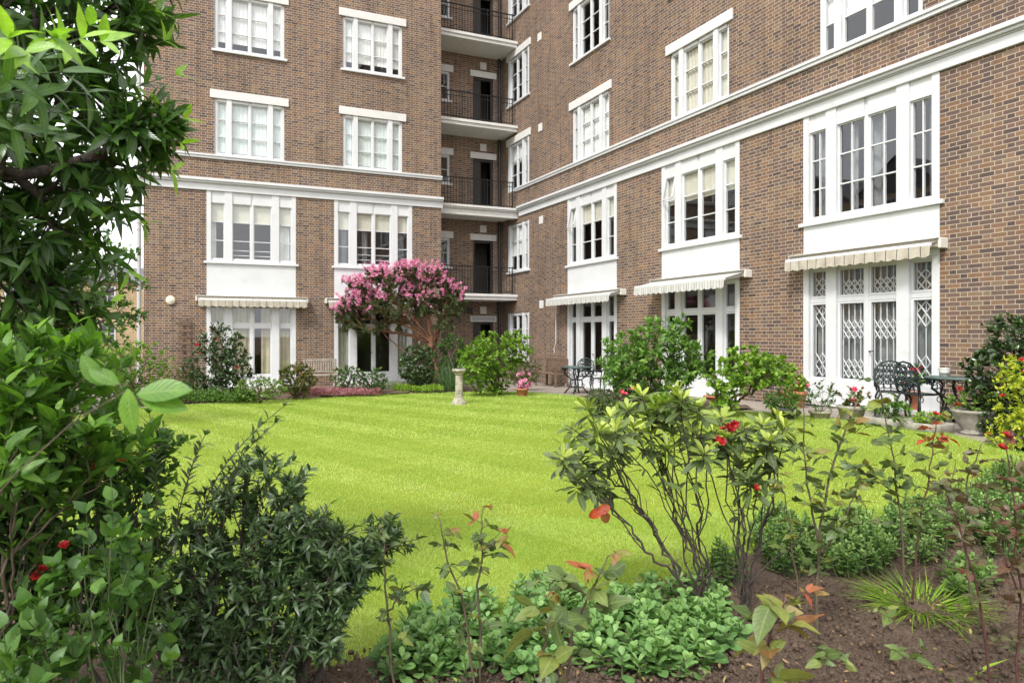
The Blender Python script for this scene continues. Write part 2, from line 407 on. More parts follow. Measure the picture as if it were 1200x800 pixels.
def blossom(name, centers, normals, r, m, parent, rng, petals=7, tint=(0., 1.), cup=.4, lay=2, shape='obov'):
    """flower heads: layered petals at every centre, all in one mesh"""
    pos, d, nn, L, tn = [], [], [], [], []
    for c, n in zip(centers, normals):
        n = n/np.linalg.norm(n); ref = np.array([1., 0, 0]) if abs(n[0]) < .8 else np.array([0, 1., 0])
        a = np.cross(n, ref); a /= np.linalg.norm(a); b = np.cross(n, a)
        for l in range(lay):
            for j in range(petals):
                an = 6.283*(j+.5*l+rng.uniform(-.15, .15))/petals
                v = a*math.cos(an)+b*math.sin(an)+n*(cup+.7*l); pos.append(c); d.append(v); nn.append(n-v*.2)
                L.append(r*(1-.2*l)*rng.uniform(.85, 1.1)); tn.append(rng.uniform(*tint))
    pos, d, nn, L, tn = map(np.array, (pos, d, nn, L, tn))
    return leaves(name, pos, d, nn, L, L*.8, tn, m, parent, shape, 1, .1, .15)
def stems_obj(name, paths, m, parent, n=5):
    b = MB()
    for pts, rad, _ in paths: b.tube(pts, rad, n if max(rad) > .004 else 4, cap=False)
    return b.build(name, m, parent, smooth=True)
def shrub(name, label, cat, base, blobs, nt, leaf, lm, sm, seed, stemname='stem', first=5, rt=.002, ex=.5, f=.42, group=None, lo=.35,
          per=9, frac=.5, spread=.9, upb=.25, droop=0., allp=False, tintf=None, tips=None, wob=.06, up=.15, jit=.35, size_j=.25, term=2, bases=None):
    rng = np.random.default_rng(seed); base = np.asarray(base, float)
    t = thing(name, label, cat, base, 0, group); bpy.context.view_layer.update()
    T = sample_blobs(blobs, nt, rng, lo) if tips is None else np.asarray(tips, float)
    T[:, 2] = np.maximum(T[:, 2], base[2]+.04)
    if bases is None: paths = skeleton(base, T, rng, f, first, rt, ex, wob, up)
    else:
        bs = np.asarray(bases, float); lb = np.argmin(((T[:, None]-bs[None])[..., :2]**2).sum(2), 1); paths = []
        for j in range(len(bs)):
            if (lb == j).any(): paths += skeleton(bs[j], T[lb == j], rng, f, min(first, int((lb == j).sum())), rt, ex, wob, up)
    stems_obj(stemname, paths, sm, t)
    pos, d, nm, tt = leaf_field(paths, rng, per, frac, spread, upb, droop, allp, jit, term)
    n = len(pos); sc = 1+rng.normal(0, size_j, n).clip(-.5, .5); sc *= np.where(tt > .93, .8, 1.)
    tn = rng.random(n)*.55+.25*(tt > .9) + rng.normal(0, .08, n)
    if tintf is not None: tn = tintf(pos, tt, rng)
    leaves('foliage', pos, d, nm, leaf['L']*sc, leaf['W']*sc, tn, lm, t, leaf.get('shape', 'oval'), leaf.get('lod', 1),
           leaf.get('fold', .25), leaf.get('curl', .25)*rng.uniform(.2, 1.6, n), leaf.get('wave', 0.), rng)
    t_info = dict(root=t, tips=T, paths=paths, rng=rng)
    return t_info
# ------------------------------------------------------------------ world, sun, camera
def setup():
    w = bpy.data.worlds.new('World'); S.world = w; w.use_nodes = True
    nt = w.node_tree; nt.nodes.clear(); q = N(nt)
    sv = Vector((-.62, -.45, .85)).normalized()
    sky = q.n('ShaderNodeTexSky', sky_type='NISHITA', sun_disc=False)
    sky.sun_elevation = math.asin(sv.z); sky.sun_rotation = math.atan2(sv.x, sv.y)
    sky.dust_density = 6.; sky.air_density = 1.; sky.ozone_density = 1.
    hs = q.n('ShaderNodeHueSaturation', ins={'Saturation': .22, 'Color': sky.outputs[0]})
    tc = q.n('ShaderNodeTexCoord').outputs['Generated']
    cl = q.mix(.8, hs.outputs[0], q.ramp(q.noise(tc, 2.2, 5., .6), [(.3, (9.5, 9.7, 10.)), (.7, (13, 13, 13))]))
    bg = q.n('ShaderNodeBackground', ins={'Color': cl, 'Strength': .092})
    nt.links.new(bg.outputs[0], q.n('ShaderNodeOutputWorld').inputs[0])
    l = bpy.data.lights.new('sun', 'SUN'); l.energy = 1.5; l.angle = math.radians(11); l.color = (1., .96, .9)
    o = bpy.data.objects.new('sun', l); COL.objects.link(o); o.rotation_euler = (-sv).to_track_quat('-Z', 'Y').to_euler()
    c = bpy.data.cameras.new('camera'); c.sensor_width = 36; c.lens = FPX/1200*36
    c.shift_x = (600-CX)/1200; c.shift_y = (CY-400)/1200; c.clip_start = .05; c.clip_end = 1500
    c.dof.use_dof = True; c.dof.focus_distance = 9.; c.dof.aperture_fstop = 6.3
    o = bpy.data.objects.new('camera', c); COL.objects.link(o); o.location = (0, 0, H); o.rotation_euler = (math.pi/2, 0, -TH); S.camera = o
    S.view_settings.view_transform = 'Standard'; S.view_settings.look = 'None'; S.view_settings.exposure = 1.2; S.view_settings.gamma = 1
    S.cycles.max_bounces = 7; S.cycles.transparent_max_bounces = 12; S.cycles.diffuse_bounces = 3; S.cycles.glossy_bounces = 3
    S.cycles.use_denoising = True; S.cycles.caustics_reflective = False; S.cycles.caustics_refractive = False
setup()

# ------------------------------------------------------------------ ground sheets
def inpoly(x, y, poly):
    r = np.zeros(x.shape, bool); n = len(poly)
    for i in range(n):
        x1, y1 = poly[i]; x2, y2 = poly[(i+1) % n]
        c = ((y1 > y) != (y2 > y)) & (x < (x2-x1)*(y-y1)/(y2-y1+1e-12)+x1); r ^= c
    return r
def sdist(x, y, poly):
    d = np.full(x.shape, 1e9); n = len(poly)
    for i in range(n):
        a = np.array(poly[i]); b = np.array(poly[(i+1) % n]); e = b-a
        t = np.clip(((x-a[0])*e[0]+(y-a[1])*e[1])/(e@e+1e-12), 0, 1)
        d = np.minimum(d, np.hypot(x-a[0]-t*e[0], y-a[1]-t*e[1]))
    return np.where(inpoly(x, y, poly), d, -d)
def smooth_poly(p, it=2):
    p = [tuple(q[:2]) for q in p]
    for _ in range(it):
        o = []
        for i in range(len(p)):
            a, b = p[i], p[(i+1) % len(p)]
            o += [(.75*a[0]+.25*b[0], .75*a[1]+.25*b[1]), (.25*a[0]+.75*b[0], .25*a[1]+.75*b[1])]
        p = o
    return p
def vnoise(x, y, seed, sc):
    r = np.random.default_rng(seed); g = r.random((64, 64))
    x = x/sc; y = y/sc; i = np.floor(x).astype(int); j = np.floor(y).astype(int); a = x-i; b = y-j
    a = a*a*(3-2*a); b = b*b*(3-2*b); f = lambda p, q: g[p % 64, q % 64]
    return f(i, j)*(1-a)*(1-b)+f(i+1, j)*a*(1-b)+f(i, j+1)*(1-a)*b+f(i+1, j+1)*a*b
def sheet(name, x0, x1, y0, y1, st, poly, m, height, edge, lump=0., seed=1, kind='structure', label=None):
    xs = np.arange(x0, x1+st, st); ys = np.arange(y0, y1+st, st); X, Y = np.meshgrid(xs, ys)
    Z = gz(X, Y)+height
    if lump: Z = Z+lump*(vnoise(X, Y, seed, .11)+.6*vnoise(X, Y, seed+1, .05)+1.2*vnoise(X, Y, seed+2, .5)-1.3)
    keep = np.ones(X.shape, bool)
    if poly is not None:
        d = sdist(X, Y, poly); Z = np.where(d < edge, gz(X, Y)-.03+(Z-gz(X, Y)+.03)*np.clip((d+edge)/(2*edge), 0, 1), Z); keep = d > -edge
    idx = np.arange(X.size).reshape(X.shape)
    F = np.stack([idx[:-1, :-1], idx[:-1, 1:], idx[1:, 1:], idx[1:, :-1]], -1).reshape(-1, 4)
    k = keep.ravel()[F].all(1); F = F[k]
    V = np.stack([X, Y, Z], -1).reshape(-1, 3)
    o = npmesh(name, V, F, m, None, None, None, True); tag(o, label, None, None, kind); return o
gb = MB(); gb.quad([(-700, -700, -.09), (700, -700, -.09), (700, 700, -.09), (-700, 700, -.09)])
o = gb.build('ground', M['soil']); tag(o, kind='structure')
EDGE = [tuple(G(*q)[:2]) for q in ((345, 794), (450, 762), (600, 730), (690, 706), (770, 682), (850, 660), (900, 636), (1000, 612), (1100, 590), (1180, 566), (1250, 545))]
LBK = [(-1.6, 16.8), (-2.3, 14), (-1.9, 10), (-.9, 6.5), (-.2, 4.6)]
LAWN = smooth_poly([(x-.3*ST, y-.3*CT) for x, y in EDGE]+[(10.0, 6.3), (10.05, 7.2), (9.85, 8.6), (9.4, 10.3), (9.2, 12.2), (9.3, 15.2), (9.0, 17.4), (7., 18.3), (3., 18.3), (.5, 17.9)]+[(x-.2, y) for x, y in LBK])
sheet('lawn', -3.2, 10.8, 2.6, 19.2, .12, LAWN, M['turf'], .0, .06)
FRONT = smooth_poly([(-6, -3), (11.9, -3), (11.9, 4.6), (10.6, 5.9)]+EDGE[::-1]+[(-.4, 4.5), (-1.1, 6.4), (-2.1, 10), (-2.6, 14), (-1.8, 17), (-3.5, 19.5), (-6, 19)])
sheet('flower_bed', -6, 11.9, -2, 19.5, .07, FRONT, M['soil'], .03, .1, .028, 3)
PAT = [(-14, 17.2), (-2, 17.2), (7, 17.9), (8.6, 16.8), (8.8, 10), (9.3, 7.5), (9.6, 5.5), (10.6, 4.0), (12.05, 3.), (12.05, 24.7), (-14, 24.7)]
sheet('patio', -14, 12.05, 3., 24.7, .15, PAT, M['paving'], -.035, .01)
BED2 = smooth_poly([(-.9, 17.9), (.5, 18.15), (3, 18.5), (7, 18.5), (8.6, 18.0), (9.0, 19.2), (8.2, 20.2), (7.0, 21.0), (4.4, 21.2), (3., 20.), (.9, 20.6), (-1.4, 20.5)])
sheet('flower_bed', -1.6, 9.5, 17.5, 21.6, .1, BED2, M['soil'], .05, .08, .04, 8)
BED3 = smooth_poly([(9.1, 10.2), (9.1, 12.5), (9.1, 14.9), (9.8, 14.6), (10.5, 12.5), (10.6, 10.6), (10.2, 9.9)])
sheet('flower_bed', 8.9, 11, 9.5, 15.2, .08, BED3, M['soil'], .04, .08, .04, 12)
# patio sits under the lawn's level everywhere, so the lawn and the beds need ground of their own
def grass():
    rng = np.random.default_rng(5)
    P_, T_, D_, L_, W_ = [], [], [], [], []
    for (n, k0, k1, hh, ww) in ((190000, 3., 6.2, .027, .0034), (170000, 6.2, 11., .030, .006), (130000, 11., 21., .032, .011)):
        got = 0
        while got < n:
            px = rng.uniform(-30, 1230, 200000); k = np.sqrt(rng.uniform(k0*k0, k1*k1, 200000))
            p = CAM[None]+k[:, None]*(FW[None]+RT[None]*((px-CX)/FPX)[:, None])
            ok = (sdist(p[:, 0], p[:, 1], LAWN) > -.03) & (sdist(p[:, 0], p[:, 1], FRONT) < .16*vnoise(p[:, 0], p[:, 1], 9, .09)-.02)
            p = p[ok][:n-got]; got += len(p)
            m = len(p); z = gz(p[:, 0], p[:, 1])
            P_.append(np.stack([p[:, 0], p[:, 1], z-.004], 1))
            st = ((p[:, 0]*.93+p[:, 1]*.36)/.62); lean = np.where((np.floor(st) % 2) > 0, 1., -1.)
            cl = vnoise(p[:, 0], p[:, 1], 4, .22)*.5+vnoise(p[:, 0], p[:, 1], 6, .9)*.6
            a = rng.uniform(0, 6.283, m)
            d = np.stack([np.cos(a)*.55-.36*lean*.2, np.sin(a)*.55+.93*lean*.2, np.ones(m)*.85], 1)
            D_.append(unit(d)); L_.append(hh*rng.uniform(.6, 1.25, m)*(.75+.45*cl)); W_.append(ww*rng.uniform(.7, 1.3, m))
            T_.append(np.clip(rng.normal(.5, .17, m)+(cl-.55)*.36+.075*lean, 0, 1))  # stripe term paints the light and dark look of leaning blades into tint
    p, d, L, W, t = map(np.concatenate, (P_, D_, L_, W_, T_))
    up = np.array([0, 0, 1.]); sd = unit(np.cross(d, up[None]+rng.normal(0, .3, d.shape)))
    V = np.stack([p-sd*W[:, None]*.5, p+sd*W[:, None]*.5, p+d*L[:, None]], 1).reshape(-1, 3)
    F = np.arange(len(V)).reshape(-1, 3)
    o = npmesh('grass', V, F, M['grass'], None, None, t, False)
    tag(o, 'short mown bright green lawn grass with faint stripes', 'grass', None, 'stuff')
M['grass'] = leafm('grass_blade', [(0., (.205, .35, .055)), (.42, (.355, .53, .105)), (.72, (.485, .63, .165)), (1., (.62, .64, .32))], .6, .35, .25, tcol=(1.2, 1.25, .8))
grass()

# ------------------------------------------------------------------ apartment block
BLD = thing('apartment_building', 'brown brick apartment building with white windows wrapped round the lawn', 'apartment building', (XR, YL, 0))
def FL(u, o, z): return (u, YL-o, z)               # left wing facade: u = x, o = outward
def FR(u, o, z): return (XR-o, u, z)               # right wing facade: u = y
def FB(u, o, z): return (u, YB-o, z)               # back wall of the balconies
ZT = 20.3
def facade(F, u0, u1, holes, z1=ZT, dep=.13, name='brick_wall', label=None):
    us = sorted({u0, u1, *[h[0] for h in holes], *[h[1] for h in holes]}); zs = sorted({-.3, z1, *[h[2] for h in holes], *[h[3] for h in holes]})
    b = MB()
    for i in range(len(us)-1):
        for j in range(len(zs)-1):
            a, c, d, e = us[i], us[i+1], zs[j], zs[j+1]; um, zm = (a+c)/2, (d+e)/2
            if any(h[0] < um < h[1] and h[2] < zm < h[3] for h in holes): continue
            b.quad([F(a, 0, d), F(c, 0, d), F(c, 0, e), F(a, 0, e)], [(a, d), (c, d), (c, e), (a, e)])
    for h in holes:
        a, c, d, e = h[:4]
        for (p, q, r, s_) in (((a, d), (a, e), 0, 1), ((c, d), (c, e), 0, 1), ((a, e), (c, e), 1, 0), ((a, d), (c, d), 1, 0)):
            b.quad([F(p[0], 0, p[1]), F(q[0], 0, q[1]), F(q[0], -dep, q[1]), F(p[0], -dep, p[1])],
                   [(p[0], p[1]), (q[0], q[1]), (q[0]+(0 if r else dep), q[1]+(dep if r else 0)), (p[0]+(0 if r else dep), p[1]+(dep if r else 0))])
    o = b.build(name, M['brick'], BLD)
    if label: o['label'] = label
    return o
def light_cols(w, casing, side, mull, bar):
    """glass column spans of a side-centre-side window of width w"""
    c = (w-2*casing-2*side-2*mull-bar)/2; x = casing; out = [(x, x+side)]
    x += side+mull; out.append((x, x+c)); x += c+bar; out.append((x, x+c)); x += c+mull; out.append((x, x+side)); return out
def window(F, u0, u1, z0, z1, cas=.13, side=.40, mull=.23, bar=.08, head=.10, foot=.07, cols=None, bars=(1/3., 2/3.), extra=(), vbars=(), depth=.13,
           cover=None, cover_z=0., drape=None, sill=True, lintel=False, name='window', open_vent=False, label=None):
    f = MB(); T = lambda a, b, c: F(a, b, c); pr = .012
    cols = cols or light_cols(u1-u0, cas, side, mull, bar)
    cs = [(u0+a, u0+b) for a, b in cols]; g0, g1 = z0+foot, z1-head
    edges = [u0]+[x for c in cs for x in c]+[u1]
    for i in range(0, len(edges), 2):
        a, b = edges[i], edges[i+1]; thin = (b-a) < .1
        f.box((a, -depth, z0), (b, -.045 if thin else pr, z1), T)
    for a, b in cs:
        f.box((a, -depth, g1), (b, -.02, z1), T); f.box((a, -depth, z0), (b, -.02, g0), T)
        s = .028
        for (p, q_, r, t) in ((a, a+s, g0, g1), (b-s, b, g0, g1), (a+s, b-s, g0, g0+s), (a+s, b-s, g1-s, g1)): f.box((p, -depth+.005, r), (q_, -.062, t), T)
        for t in bars:
            zz = g0+(g1-g0)*t; f.box((a+s, -depth+.01, zz-.013), (b-s, -.068, zz+.013), T)
    for ci, t in extra:
        a, b = cs[ci]; zz = g0+(g1-g0)*t; f.box((a+.028, -depth-.05, zz-.012), (b-.028, -depth-.03, zz+.012), T)
    for ci in vbars:
        a, b = cs[ci]; m_ = (a+b)/2; f.box((m_-.012, -depth+.012, g0+.028), (m_+.012, -.069, g1-.028), T)
    fo = f.build(name, M['white'], BLD)
    if label: fo['label'] = label
    if open_vent:
        a, b = cs[-1]; h0 = g0+(g1-g0)*2/3.; v = MB()
        for (p, q_, z_, y_) in ((a, a+.03, h0, g1), (b-.03, b, h0, g1)): v.box((p, 0, 0), (q_, .03, y_-z_), lambda x, y, z, h0=h0: F(x, -.04+y+.13*(1-z/(g1-h0)), h0+z))
        v.box((a, .13, 0), (b, .16, .03), lambda x, y, z: F(x, -.04+y, h0+z)); v.build('top_vent', M['white'], fo)
    g = MB()
    for a, b in cs: g.quad([F(a, -.088, g0), F(b, -.088, g0), F(b, -.088, g1), F(a, -.088, g1)])
    g.build('pane', M['glass'], fo)
    if sill:
        s = MB(); s.box((u0-.08, -.02, z0-.075), (u1+.08, .07, z0-.002), T); s.build('sill', M['white'], fo, bevel=.008)
    if lintel:
        l = MB(); l.box((u0-.13, -.05, z1+.003), (u1+.13, .045, z1+.265), T); l.build('lintel', M['stone_white'], fo, bevel=.01)
    if cover:
        nm, mk, lo, wav = cover; b_ = MB()
        for (a, b) in cs:
            n = 14 if wav else 1
            for i in range(n):
                x0, x1 = a-.02+(b-a+.04)*i/n, a-.02+(b-a+.04)*(i+1)/n
                o0, o1 = (-.15+wav*math.sin(i*2.1+a*9), -.15+wav*math.sin((i+1)*2.1+a*9)) if wav else (-.145, -.145)
                zl = g0+(g1-g0)*lo
                b_.quad([F(x0, o0, zl), F(x1, o1, zl), F(x1, o1, g1+.03), F(x0, o0, g1+.03)])
        b_.build(nm, M[mk], fo, smooth=bool(wav))
    if drape:
        b_ = MB()
        for (a, b, mk_) in drape:
            n = max(6, int((b-a)/.045))
            for i in range(n):
                x0, x1 = u0+a+(b-a)*i/n, u0+a+(b-a)*(i+1)/n
                o0, o1 = -.25+.03*math.sin(i*1.9), -.25+.03*math.sin((i+1)*1.9)
                b_.quad([F(x0, o0, g0-.05), F(x1, o1, g0-.05), F(x1, o1, g1+.03), F(x0, o0, g1+.03)])
        b_.build('curtain', M[drape[0][2]], fo, smooth=True)
    return fo
W1ST = dict(cas=.13, side=.40, mull=.23, bar=.08, head=.36, foot=.08)
WUP = dict(cas=.09, side=.27, mull=.15, bar=.06, head=.08, foot=.06)
ZS = 3.96                                           # first floor sill
def french(F, u0, u1, zt, tr, z0, kick, drape=None, grille=False, label=None):
    f = MB(); T = F; cols = light_cols(u1-u0, .13, .40, .23, .08); cs = [(u0+a, u0+b) for a, b in cols]
    ed = [u0]+[x for c in cs for x in c]+[u1]
    for i in range(0, len(ed), 2):
        a, b = ed[i], ed[i+1]; f.box((a, -.13, z0), (b, -.04 if b-a < .1 else .012, zt), T)
    for a, b in cs:
        f.box((a, -.12, tr-.045), (b, -.055, tr+.045), T); f.box((a, -.12, z0), (b, -.035, z0+kick), T); f.box((a, -.12, zt-.05), (b, -.03, zt), T)
        for r0, r1 in ((z0+kick, tr-.05), (tr+.05, zt-.05)):
            for (p, q_, r, t) in ((a, a+.035, r0, r1), (b-.035, b, r0, r1), (a+.035, b-.035, r0, r0+.04), (a+.035, b-.035, r1-.035, r1)): f.box((p, -.115, r), (q_, -.06, t), T)
    fo = f.build('french_door', M['white'], BLD)
    if label: fo['label'] = label
    g = MB()
    for a, b in cs:
        for r0, r1 in ((z0+kick, tr-.05), (tr+.05, zt-.05)): g.quad([F(a, -.088, r0), F(b, -.088, r0), F(b, -.088, r1), F(a, -.088, r1)])
    g.build('pane', M['glass'], fo)
    h = MB(); a = cs[1][1]
    h.tube([F(a-.03, -.06, z0+1.0), F(a-.03, -.01, z0+1.0), F(a-.03, -.005, z0+1.02), F(a-.13, -.005, z0+1.02)], .009, 6); h.build('handle', M['iron'], fo)
    s = MB(); s.box((u0-.03, -.05, z0-.09), (u1+.03, .09, z0-.002), T); s.build('threshold', M['stone_white'], fo, bevel=.01)
    if grille:
        l = MB()
        for a, b in cs:
            n = 2 if b-a < .45 else 4; r = .0135
            for (r0, r1, bands) in ((z0+kick+.05, tr-.1, None), (tr+.08, zt-.07, 1)):
                st = (b-a-.08)/n; xs = [a+.04+st*i for i in range(n+1)]; hz = 1.5*st if bands is None else st*1.2
                tot = r1-r0
                segs = [(0, .62*hz), ] if False else None
                zz = r0; first = True; kk = 0
                while zz < r1-.02:
                    kind = kk % 3; ln = hz if kind < 2 else 2.1*hz
                    ze = min(zz+ln, r1)
                    if kind < 2:
                        for i in range(n):
                            xm = (xs[i]+xs[i+1])/2; zm = zz+(ze-zz)/2
                            for pa, pb in (((xs[i], zz), (xm, zm)), ((xm, zm), (xs[i], ze)), ((xs[i+1], zz), (xm, zm)), ((xm, zm), (xs[i+1], ze))):
                                l.tube([F(pa[0], -.145, pa[1]), F(pb[0], -.145, pb[1])], r, 4)
                        if kind == 0 or True:
                            for i in range(n+1): l.tube([F(xs[i], -.15, zz), F(xs[i], -.15, ze)], r*.7, 4)
                    else:
                        for i in range(n+1): l.tube([F(xs[i], -.15, zz), F(xs[i], -.15, ze)], r, 4)
                    zz = ze; kk += 1
        lo = l.build('security_grille', M['white'], fo); lo['label'] = 'white diamond lattice security grille'
    if drape:
        b_ = MB()
        for (a, b, mk_) in drape:
            n = max(6, int((b-a)/.05))
            for i in range(n):
                x0, x1 = u0+a+(b-a)*i/n, u0+a+(b-a)*(i+1)/n; o0, o1 = -.27+.035*math.sin(i*1.7), -.27+.035*math.sin((i+1)*1.7)
                b_.quad([F(x0, o0, z0+.05), F(x1, o1, z0+.05), F(x1, o1, zt), F(x0, o0, zt)])
        b_.build('curtain', M[drape[0][2]], fo, smooth=True)
    return fo

BA, BB_ = (.90, 3.62), (4.87, 7.59)                  # left wing bays
RB = [(16.91, 19.66), (12.13, 14.88), (7.63, 10.38), (2.9, 5.65)]   # right wing bays, far to near
UPA, UPB = (1.13, 3.26), (5.16, 7.24)
RU = [(17.3, 19.4), (12.46, 14.56), (7.92, 10.02), (3.2, 5.3)]
CW = (22.35, 24.05)                                  # narrow windows by the corner
FLO = [0, 3.2, 6.4, 9.6, 12.8, 16.0, 19.2]
UPZ = [(7.27, 9.02), (10.55, 12.30), (13.8, 15.55), (17.0, 18.75)]
hl = [(*BA, -.02, 6.14), (*BB_, -.02, 6.14)]+[(*u, *z) for u in (UPA, UPB) for z in UPZ]
hr = [(*b, -.02, 6.16) for b in RB]+[(*u, *z) for u in RU for z in UPZ]
CWZ = [(.75, 2.5), (4.1, 5.9), (7.2, 9.0), (10.55, 12.30), (13.8, 15.55)]
hr += [(*CW, *z) for z in CWZ]
facade(FL, -.87, 8.67, hl); facade(FR, -4., YB, hr)
DO = (10.75, 11.62); DW = (8.75, 9.78)
hb = [(*DO, FLO[i]+.05, FLO[i]+2.18) for i in range(5)]+[(*DW, FLO[i]+1.1, FLO[i]+2.2) for i in range(1, 5)]
facade(FB, 8.67, XR, hb, dep=.12)
b = MB()                                             # returns, backs and roof
for (p, q_, u) in (((8.67, YL), (8.67, YB), 0), ((-.87, YL), (-.87, 34), 0), ((XR, -4), (19, -4), 0), ((-.87, 34), (19, 34), 0), ((19, -4), (19, 34), 0)):
    l = math.dist(p, q_); b.quad([(*p, -.3), (*q_, -.3), (*q_, ZT), (*p, ZT)], [(0, 0-.3), (l, -.3), (l, ZT), (0, ZT)])
b.build('brick_wall', M['brick'], BLD)
b = MB(); b.box((-.95, YL-.12, ZT), (19.1, 34.1, ZT+.3)); b.box((XR-.12, -4.1, ZT), (19.1, YL-.13, ZT+.3)); b.build('roof', M['soffit'], BLD)
b = MB()                                             # rooms behind the windows
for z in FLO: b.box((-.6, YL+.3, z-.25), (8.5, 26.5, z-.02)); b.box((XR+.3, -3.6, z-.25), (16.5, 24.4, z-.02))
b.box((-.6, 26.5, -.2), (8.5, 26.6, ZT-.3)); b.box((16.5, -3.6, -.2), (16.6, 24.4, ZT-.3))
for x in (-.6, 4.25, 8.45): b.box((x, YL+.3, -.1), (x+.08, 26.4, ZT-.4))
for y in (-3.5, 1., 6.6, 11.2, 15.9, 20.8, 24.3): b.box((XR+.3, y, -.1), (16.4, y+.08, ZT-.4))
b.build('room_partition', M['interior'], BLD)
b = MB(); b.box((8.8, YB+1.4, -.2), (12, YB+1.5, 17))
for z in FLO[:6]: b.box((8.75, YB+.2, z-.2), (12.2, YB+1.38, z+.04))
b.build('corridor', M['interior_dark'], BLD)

# cornice, string course
def run(F, u0, u1, prof, name, m='white'):
    b = MB()
    for (o0, o1, z0, z1) in prof: b.box((u0, o0, z0), (u1, o1, z1), F)
    return b.build(name, M[m], BLD, bevel=.01)
COR = [(-.02, .05, 6.14, 6.335), (-.02, .075, 6.337, 6.36), (-.02, .12, 6.362, 6.415), (-.02, .17, 6.417, 6.50)]
STR = [(-.02, .055, 7.13, 7.20), (-.02, .085, 7.202, 7.262)]
run(FL, -.99, 8.72, COR, 'cornice'); run(FL, -.93, 8.70, STR, 'string_course')
run(FR, -4., YS-.19, COR, 'cornice'); run(FR, -4., YS+.1, STR, 'string_course')

# windows of the left wing
cen = (.13+.40+.23)
window(FL, *BA, ZS, 6.14, **W1ST, cover=('blind', 'cream', .67, 0), extra=((1, .17), (1, .08), (2, .17), (2, .08)), drape=[(2.05, 2.25, 'net'), (2.2, 2.55, 'net'), (.14, .3, 'net')], label='first floor window with cream roller blinds, left bay')
window(FL, *BB_, ZS, 6.14, **W1ST, cover=('blind', 'cream', .67, 0), extra=((1, .2), (1, .1), (2, .2), (2, .1)), drape=[(.3, .5, 'grey_drape'), (1.0, 1.2, 'grey_drape'), (2.2, 2.5, 'grey_drape')])
for i, z in enumerate(UPZ):
    for j, u in enumerate((UPA, UPB)):
        cv = ('net_curtain', 'net_green', .04, .006) if i == 0 else ('net_curtain', 'net', .15 if i == 1 else .05, .008)
        window(FL, *u, *z, **WUP, cover=cv, lintel=True, sill=i > 0)
# windows of the right wing
romans = [('roman_blind', 'cream', .66, .0), ('roman_blind', 'cream', .60, .0), None, None]
for i, u in enumerate(RB):
    window(FR, *u, ZS, 6.16, **W1ST, cover=romans[i], open_vent=i in (0, 1), vbars=(0, 1, 2, 3) if i >= 2 else (), drape=[(.15, .35, 'grey_drape'), (1.15, 1.45, 'grey_drape'), (1.7, 1.9, 'grey_drape'), (2.4, 2.6, 'grey_drape')] if i >= 2 else None)
for i, z in enumerate(UPZ):
    for j, u in enumerate(RU):
        cv = [('net_curtain', 'net', .03, .015), ('net_curtain', 'cream', .02, .015), ('blind', 'net', .35, 0), None][j] if i == 0 else (None if j == 0 else ('net_curtain', 'net', .1, .012))
        window(FR, *u, *z, **WUP, cover=cv, lintel=True, sill=i > 0, drape=[(.1, .3, 'grey_drape')] if cv is None else None)
NC = [(.08, .34), (.44, .88), (.93, 1.37), (1.42, 1.62)]
NC = [(.10, .42), (.54, 1.02), (1.08, 1.56)]
for i, z in enumerate(CWZ):
    window(FR, *CW, *z, cols=NC, head=.08, foot=.06, lintel=i >= 2, sill=i != 2, cover=('net_curtain', 'net', .35 if i == 1 else .6, .012) if i in (1, 2) else None)
# white panels and garden doors below the first-floor windows
def panel(F, u, z0, z1):
    b = MB(); b.box((u[0]+.003, -.1, z0), (u[1]-.003, .006, z1), F); b.build('spandrel_panel', M['white'], BLD)
panel(FL, BA, 2.75, ZS-.08); panel(FL, BB_, 2.75, ZS-.08)
french(FL, *BA, 2.745, 1.96, .06, .32, [(.1, .6, 'drape'), (.75, 1.3, 'drape'), (1.66, 2.0, 'drape'), (2.15, 2.65, 'drape')])
french(FL, *BB_, 2.745, 1.96, .06, .32, [(.1, .56, 'cream'), (2.15, 2.65, 'cream')])
RD = [(2.9, 2.155, .05, .42), (2.95, 2.25, .16, .42), (3.02, 2.36, .34, .43), (3.02, 2.36, .34, .43)]
for i, u in enumerate(RB):
    zt, tr, z0, kk = RD[i]; panel(FR, u, zt+.005, ZS-.08)
    french(FR, *u, zt, tr, z0, kk, [[(2.2, 2.5, 'drape')], [(.15, .45, 'drape')], [(.1, 2.65, 'grey_drape')], [(.1, 1., 'grey_drape')]][i], grille=i == 2)

